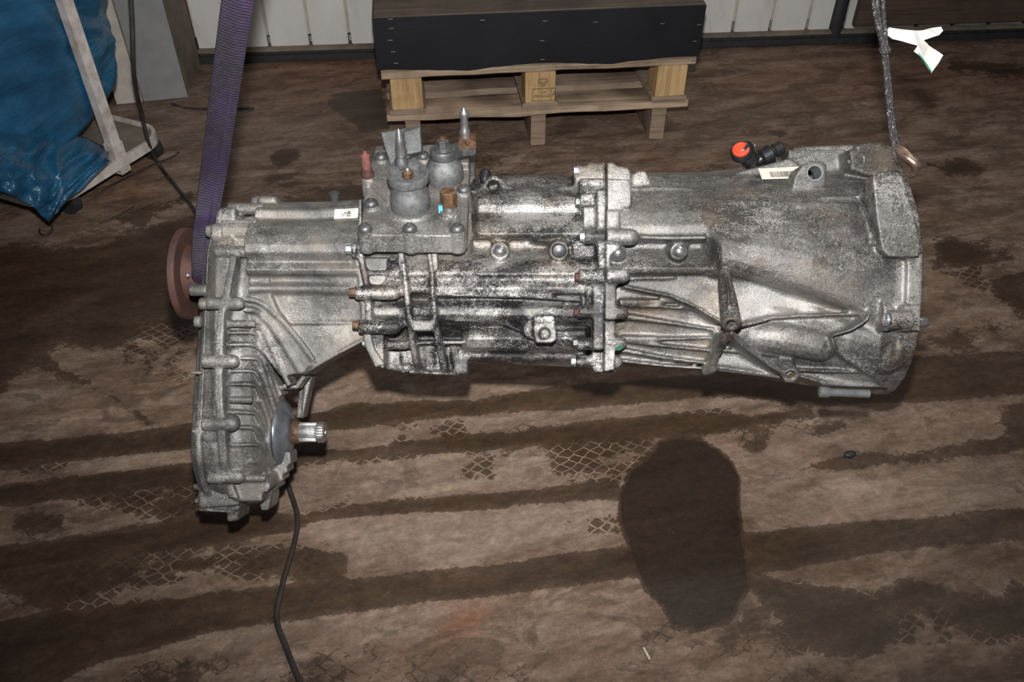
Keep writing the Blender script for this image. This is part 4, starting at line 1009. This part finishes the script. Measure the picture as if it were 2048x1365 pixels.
for (x_, y_, n_, t) in ((1463,654,205,'steel'),(1584,756,122,'copper')):
    MB().lathe(L(x_, y_-3, n_), (.1, -.45, .9), [(0, R_(9, n_)), (.003, R_(9, n_)), (.003, R_(6, n_)), (.0, R_(5, n_))], 22).build('threaded_insert', M[t], gb, angle=40)
for (x_, y_, n_) in ((1768,484,164),(1771,640,178)):
    MB().lathe(L(x_, y_, n_), (1, 0, 0), [(-.001, R_(13, n_)), (.002, R_(14, n_)), (.002, R_(8.5, n_)), (.02, R_(8, n_))], 26, close=False).build('machined_ring', M['zinc'], gb, angle=40)
MB().lathe(L(1722,322,52), (1, 0, 0), [(0, R_(12, 50)), (.002, R_(12, 50)), (.002, R_(7, 50)), (.02, R_(6, 50))], 26, close=False).build('machined_ring', M['zinc'], gb, angle=40)
MB().lathe(L(1629,346,97), (0, 0, 1), [(-.001, R_(18, 96)), (.0012, R_(17, 96)), (.0012, R_(13.6, 96)), (-.03, R_(13.6, 96))], 30, close=False).build('machined_ring', M['zinc'], gb, angle=40)
MB().lathe(L(1836,645,60), (1, 0, 0), [(0, .0085), (.012, .0085), (.014, .007)], 20).build('dowel_pin', M['steel'], gb, angle=40)
MB().lathe(L(1640,784,60), (1, -.04, 0), [(-.002, .006), (0, .0085), (.012, .0085), (.016, .0065), (.075, .0065)], 20).build('clutch_pin', M['zinc'], gb, angle=40)
# ---- output shaft with seal
hub = L(560, 865, 0)
seal = MB().lathe(L(560,865,0), (1, 0, 0), [(0, R_(64,0)), (.002, R_(67,0)), (.006, R_(66,0)), (.010, R_(60,0)), (.012, R_(52,0)), (.014, R_(44,0)), (.018, R_(38,0)), (.021, R_(26,0))], 56).build('shaft_seal', M['teflon'], gb, angle=50)
sh_ = MB().lathe(L(568,865,0), (1, 0, 0), [(0,.017),(.009,.0185),(.0115,.0195),(.014,.018),(.017,.0195),(.019,.018),(.0225,.0185),(.026,.0165)], 36).build('output_shaft', M['rust_bolt'], gb, angle=40)
MB().lathe(L(599,865,0), (1, 0, 0), [(-.002,.0155),(.002,.0158),(.027,.0158),(.028,.0150)], 112, mod=lambda j: 1.0 if j % 4 < 2 else .93).build('spline', M['steel'], sh_, angle=30)
MB().lathe(L(634,865,0), (1, 0, 0), [(0,.0145),(.002,.0145),(.0022,.0168),(.010,.0168),(.013,.0150),(.0132,.004),(.010,.003)], 112, mod=lambda j: 1.0 if j % 4 < 2 else .97).build('shaft_end', M['steel'], sh_, angle=30)
# ---- rear output flange
fl_ = MB().lathe(L(368,548,0), (1, 0, 0), [(0, R_(88,0)), (.002, R_(92,0)), (.010, R_(92,0)), (.012, R_(90,0)), (.012, R_(58,0)), (.028, R_(46,0)), (.06, R_(46,0))], 64).build('output_flange', M['rust'], gb, angle=40)
bolt_dome(L(375,551,62), (1, 0, 0), .004, 'steel', 'rivet').parent = fl_
# ---- labels on the castings
def sticker(name, quad, mat):
    P = [L(*q) for q in quad]; nn = (P[1]-P[0]).cross(P[3]-P[0]).normalized()
    if nn.z < 0: nn = -nn
    o = MB().prism([p for p in P], nn*.0006).build(name, M[mat], gb); return o, P, nn
o, P, nn = sticker('sticker', [(670,419,70),(717,417,70),(715,436,68),(668,438,68)], 'label')
bb = MB(); rnd = random.Random(5)
for r_ in range(5):
    for c_ in range(9):
        if rnd.random() < .62:
            u_, v_ = .32+c_*.045, .28+r_*.12; q = P[0]+(P[1]-P[0])*u_+(P[3]-P[0])*v_+nn*.0007
            bb.box(q, (.0016, .0016, .0003))
bb.box(P[0]+(P[1]-P[0])*.55+(P[3]-P[0])*.14+nn*.0007, (.022, .0007, .0003)); bb.build('sticker_print', M['ink'], o)
o, P, nn = sticker('sticker', [(1516,338,32),(1600,334,26),(1594,357,44),(1524,359,50)], 'label')
bb = MB(); u_ = .22
while u_ < .93:
    wd = rnd.choice((.008,.014,.022)); a = P[0]+(P[1]-P[0])*u_; d = P[3]-P[0]; e = (P[1]-P[0])*wd
    a = a+nn*.0007; bb.prism([a+d*.38, a+e+d*.38, a+e+d*.88, a+d*.88], nn*.0002); u_ += wd+rnd.choice((.008,.014))
bb.build('barcode', M['ink'], o)
t = text('0B 1234 1101193', .0085, (0, 0, 0), (0, 0, 0), M['ink'], o, 'sticker_number') if False else None
# ---- red capped connectors on top
cn = MB().cap if False else None
c = MB()
c.lathe(L(1506,327,0), (L(1483,300,10)-L(1506,327,0)), [(0,.0125),(.006,.0125),(.008,.014),(.018,.0135),(.020,.0175),(.030,.0180),(.034,.0165)], 26)
con = c.build('breather_connector', M['black_plastic'], gb, angle=40)
ax_ = Vector((-.35, .45, .82))
cap0 = L(1482, 300, 22)
MB().lathe(cap0-ax_*.012, ax_, [(0,.0165),(.010,.0175),(.012,.0165)], 30).build('connector_collar', M['black_plastic'], con, angle=40)
MB().lathe(cap0, ax_, [(0,.0135),(.003,.0130),(.004,.010),(.003,.009),(.004,.0085),(.0042,.0005)], 30).build('red_cap', M['red_plastic'], con, angle=40)
MB().tube(spline([L(1488,294,22), L(1497,291,10), L(1505,287,2), L(1510,292,0), L(1506,300,2), L(1494,306,8)], 6), .0008, 6).build('wire_clip', M['steel'], con, smooth=True)
c = MB(); c.lathe(L(1512,324,-10), L(1560,296,-6)-L(1512,324,-10), [(0,.008),(.008,.0095),(.012,.015),(.026,.016),(.029,.010),(.032,.0095),(.034,.0115),(.046,.0110),(.048,.009)], 26)
c.build('breather_elbow', M['black_plastic'], gb, angle=40)
# small dark stubs seen above the top edge
MB().lathe(L(669,398,0), E3, [(-.01,.006),(.004,.008),(.010,.009),(.011,.006)], 18).build('vent_stub', M['dull_steel'], gb, angle=40)
MB().lathe(L(970,352,30), Vector((0, 1, 0)), [(-.01,.008),(.006,.009),(.010,.006)], 18).build('vent_stub', M['black_plastic'], gb, angle=40)

# ================================================================ slings
G = gb.matrix_world.copy() if False else Matrix.Translation(CAM+FWD*D0) @ Matrix(((RGT.x, UPV.x, -FWD.x, 0), (RGT.y, UPV.y, -FWD.y, 0), (RGT.z, UPV.z, -FWD.z, 0), (0, 0, 0, 1)))
def W_(v): return G @ v
top = Vector((.0, .10+1.41*.755, 1.41*.656))      # where both slings meet, above the frame
def strap():
    a = L(407, 560, -10); side = Vector((1, .05, .10)).normalized()
    low = a
    pts = []; wd = []
    def lerp(t): return L(420, 400, 10)*(1-t)+top*t
    pts = [L(390,585,-10), L(399,556,44), L(405,515,56), L(411,465,46), L(417,425,26)] + [lerp(t) for t in (.03,.08,.14,.20,.27,.34,.42,.52)]
    wd =  [.006, .022, .034, .039, .039] + [.039,.039,.039,.039,.040,.040,.040,.040]
    pts2 = spline(pts, 8); rows = []
    n = len(pts2); m_ = 24; vs = []; uvs = []
    dist = 0
    for i, p in enumerate(pts2):
        if i: dist += (p-pts2[i-1]).length
        k = min(i/8, len(wd)-1.001); w0 = wd[int(k)]*(1-k % 1)+wd[int(k)+1]*(k % 1)
        t = (pts2[min(i+1, n-1)]-pts2[max(i-1, 0)]).normalized(); sd_ = (side-t*side.dot(t)).normalized(); nr = sd_.cross(t).normalized()
        if nr.z < 0: nr = -nr
        for j in range(m_+1):
            u_ = j/m_*2-1; fold_ = .003*math.cos(u_*2.0+.3)+ (.0045 if u_ > .35 else 0)*max(0, min(1, (18-i/3)/10+ .3)) + .002*noise.noise(Vector((u_*1.5, i*.06, 4)))
            vs.append(W_(p+sd_*u_*w0*.5+nr*fold_)); uvs.append((u_*w0*.5*420, dist*75))
    mb = MB(); q = m_+1
    mb.add(vs, [(i*q+j, i*q+j+1, (i+1)*q+j+1, (i+1)*q+j) for i in range(n-1) for j in range(m_)])
    me = bpy.data.meshes.new('lifting_sling'); me.from_pydata(mb.v, [], mb.f); ul = me.uv_layers.new(name='UVMap')
    for l in me.loops: ul.data[l.index].uv = uvs[l.vertex_index]
    me.materials.append(M['webbing']); o = bpy.data.objects.new('lifting_sling', me); COL.objects.link(o)
    me.polygons.foreach_set('use_smooth', [True]*len(me.polygons))
    s = o.modifiers.new('s', 'SOLIDIFY'); s.thickness = .0045; s.offset = 0
    return tag(o, 'wide purple webbing sling that holds the left end of the gearbox', 'sling')
strap()
# dark sling and hook at the right
sl = empty('lifting_sling', W_(L(1800, 300, -40)), 'narrow dark braided sling with a worn metal hook, right end of the gearbox', 'sling')
base_ = W_(L(1800, 300, -40))
def SLp(v): return W_(v)-base_
h0 = L(1792, 296, -30)
tp = top*.52+h0*.48
def pathpts(off0, off1):
    out = []
    A_ = [(1795,306,-30),(1785,262,-24),(1775,170,0),(1769,100,20),(1755,30,44),(1748,-40,66)]
    for k, (x_, y_, n_) in enumerate(A_):
        o_ = off0 if k < 4 else off1
        out.append(L(x_+o_[min(k, len(o_)-1)] if isinstance(o_, list) else x_+o_, y_, n_))
    return out
for off in ([-5,-4,-3,-3,-6,-8], [0,0,0,0,0,0], [7,5,4,4,10,14]):
    out = [L(x_+o_, y_, n_) for (x_, y_, n_), o_ in zip([(1795,308,-30),(1785,262,-24),(1775,170,0),(1769,100,20),(1757,30,44),(1750,-40,66)], off)]
    MB().tube([SLp(p) for p in spline(out, 10)], .0042, 8, .8).build('braided_strand', M['braid'], sl, smooth=True)
hk = spline([L(1783,296,-34), L(1800,306,-20), L(1815,316,-10), L(1830,328,-6), L(1833,338,-14), L(1826,348,-30)], 8)
MB().tube([SLp(p) for p in hk], [.0055+.0028*math.sin(min(1, i/len(hk)*1.1)*math.pi) for i in range(len(hk))], 12).build('hook', M['copper'], sl, smooth=True)
hk = spline([L(1795,292,-26), L(1806,298,-14), L(1822,314,-4), L(1831,326,-4)], 8)
MB().tube([SLp(p) for p in hk], .0042, 10).build('latch', M['copper'], sl, smooth=True)
# knot where the strands meet, torn paper tag tied to the sling
MB().sph(SLp(L(1770,100,20)), .009, 12, (1, 1.3, .8)).build('stitching', M['braid'], sl, smooth=True)
tg = [(1768,66),(1778,55),(1800,60),(1826,62),(1848,60),(1862,57),(1882,54),(1886,62),(1876,72),(1848,80),(1858,92),(1887,110),(1878,126),(1864,145),(1846,118),(1826,104),(1834,92),(1806,84),(1785,78)]
def tgn(x_, y_): return 28+8*math.sin(x_*.09)+ (y_-60)*.12
vs = []; mb = MB()
P = [W_(L(x_, y_, tgn(x_, y_))) for x_, y_ in tg]
bm = bmesh.new(); bv = [bm.verts.new(p) for p in P]; bm.faces.new(bv); bmesh.ops.triangulate(bm, faces=bm.faces[:]); bmesh.ops.subdivide_edges(bm, edges=bm.edges[:], cuts=3, use_grid_fill=True)
nvec = -FWD
for v in bm.verts: v.co += nvec*noise.noise(v.co*40)*.005
me = bpy.data.meshes.new('paper_tag'); bm.to_mesh(me); bm.free(); o = bpy.data.objects.new('paper_tag', me); COL.objects.link(o); me.materials.append(M['paper'])
s = o.modifiers.new('s', 'SOLIDIFY'); s.thickness = .0008
tag(o, 'torn white paper tag hanging beside the dark sling', 'tag')
MB().tube([W_(L(x_, y_, tgn(x_, y_)+1)) for x_, y_ in ((1836,106),(1846,119),(1856,133),(1863,144))], .0010, 6).build('teal_edge', M['teal'], o)
MB().tube([W_(L(x_, y_, n_)) for x_, y_, n_ in ((1769,96,22),(1768,80,26),(1772,64,30))], .0009, 6).build('tag_string', M['paper'], o)
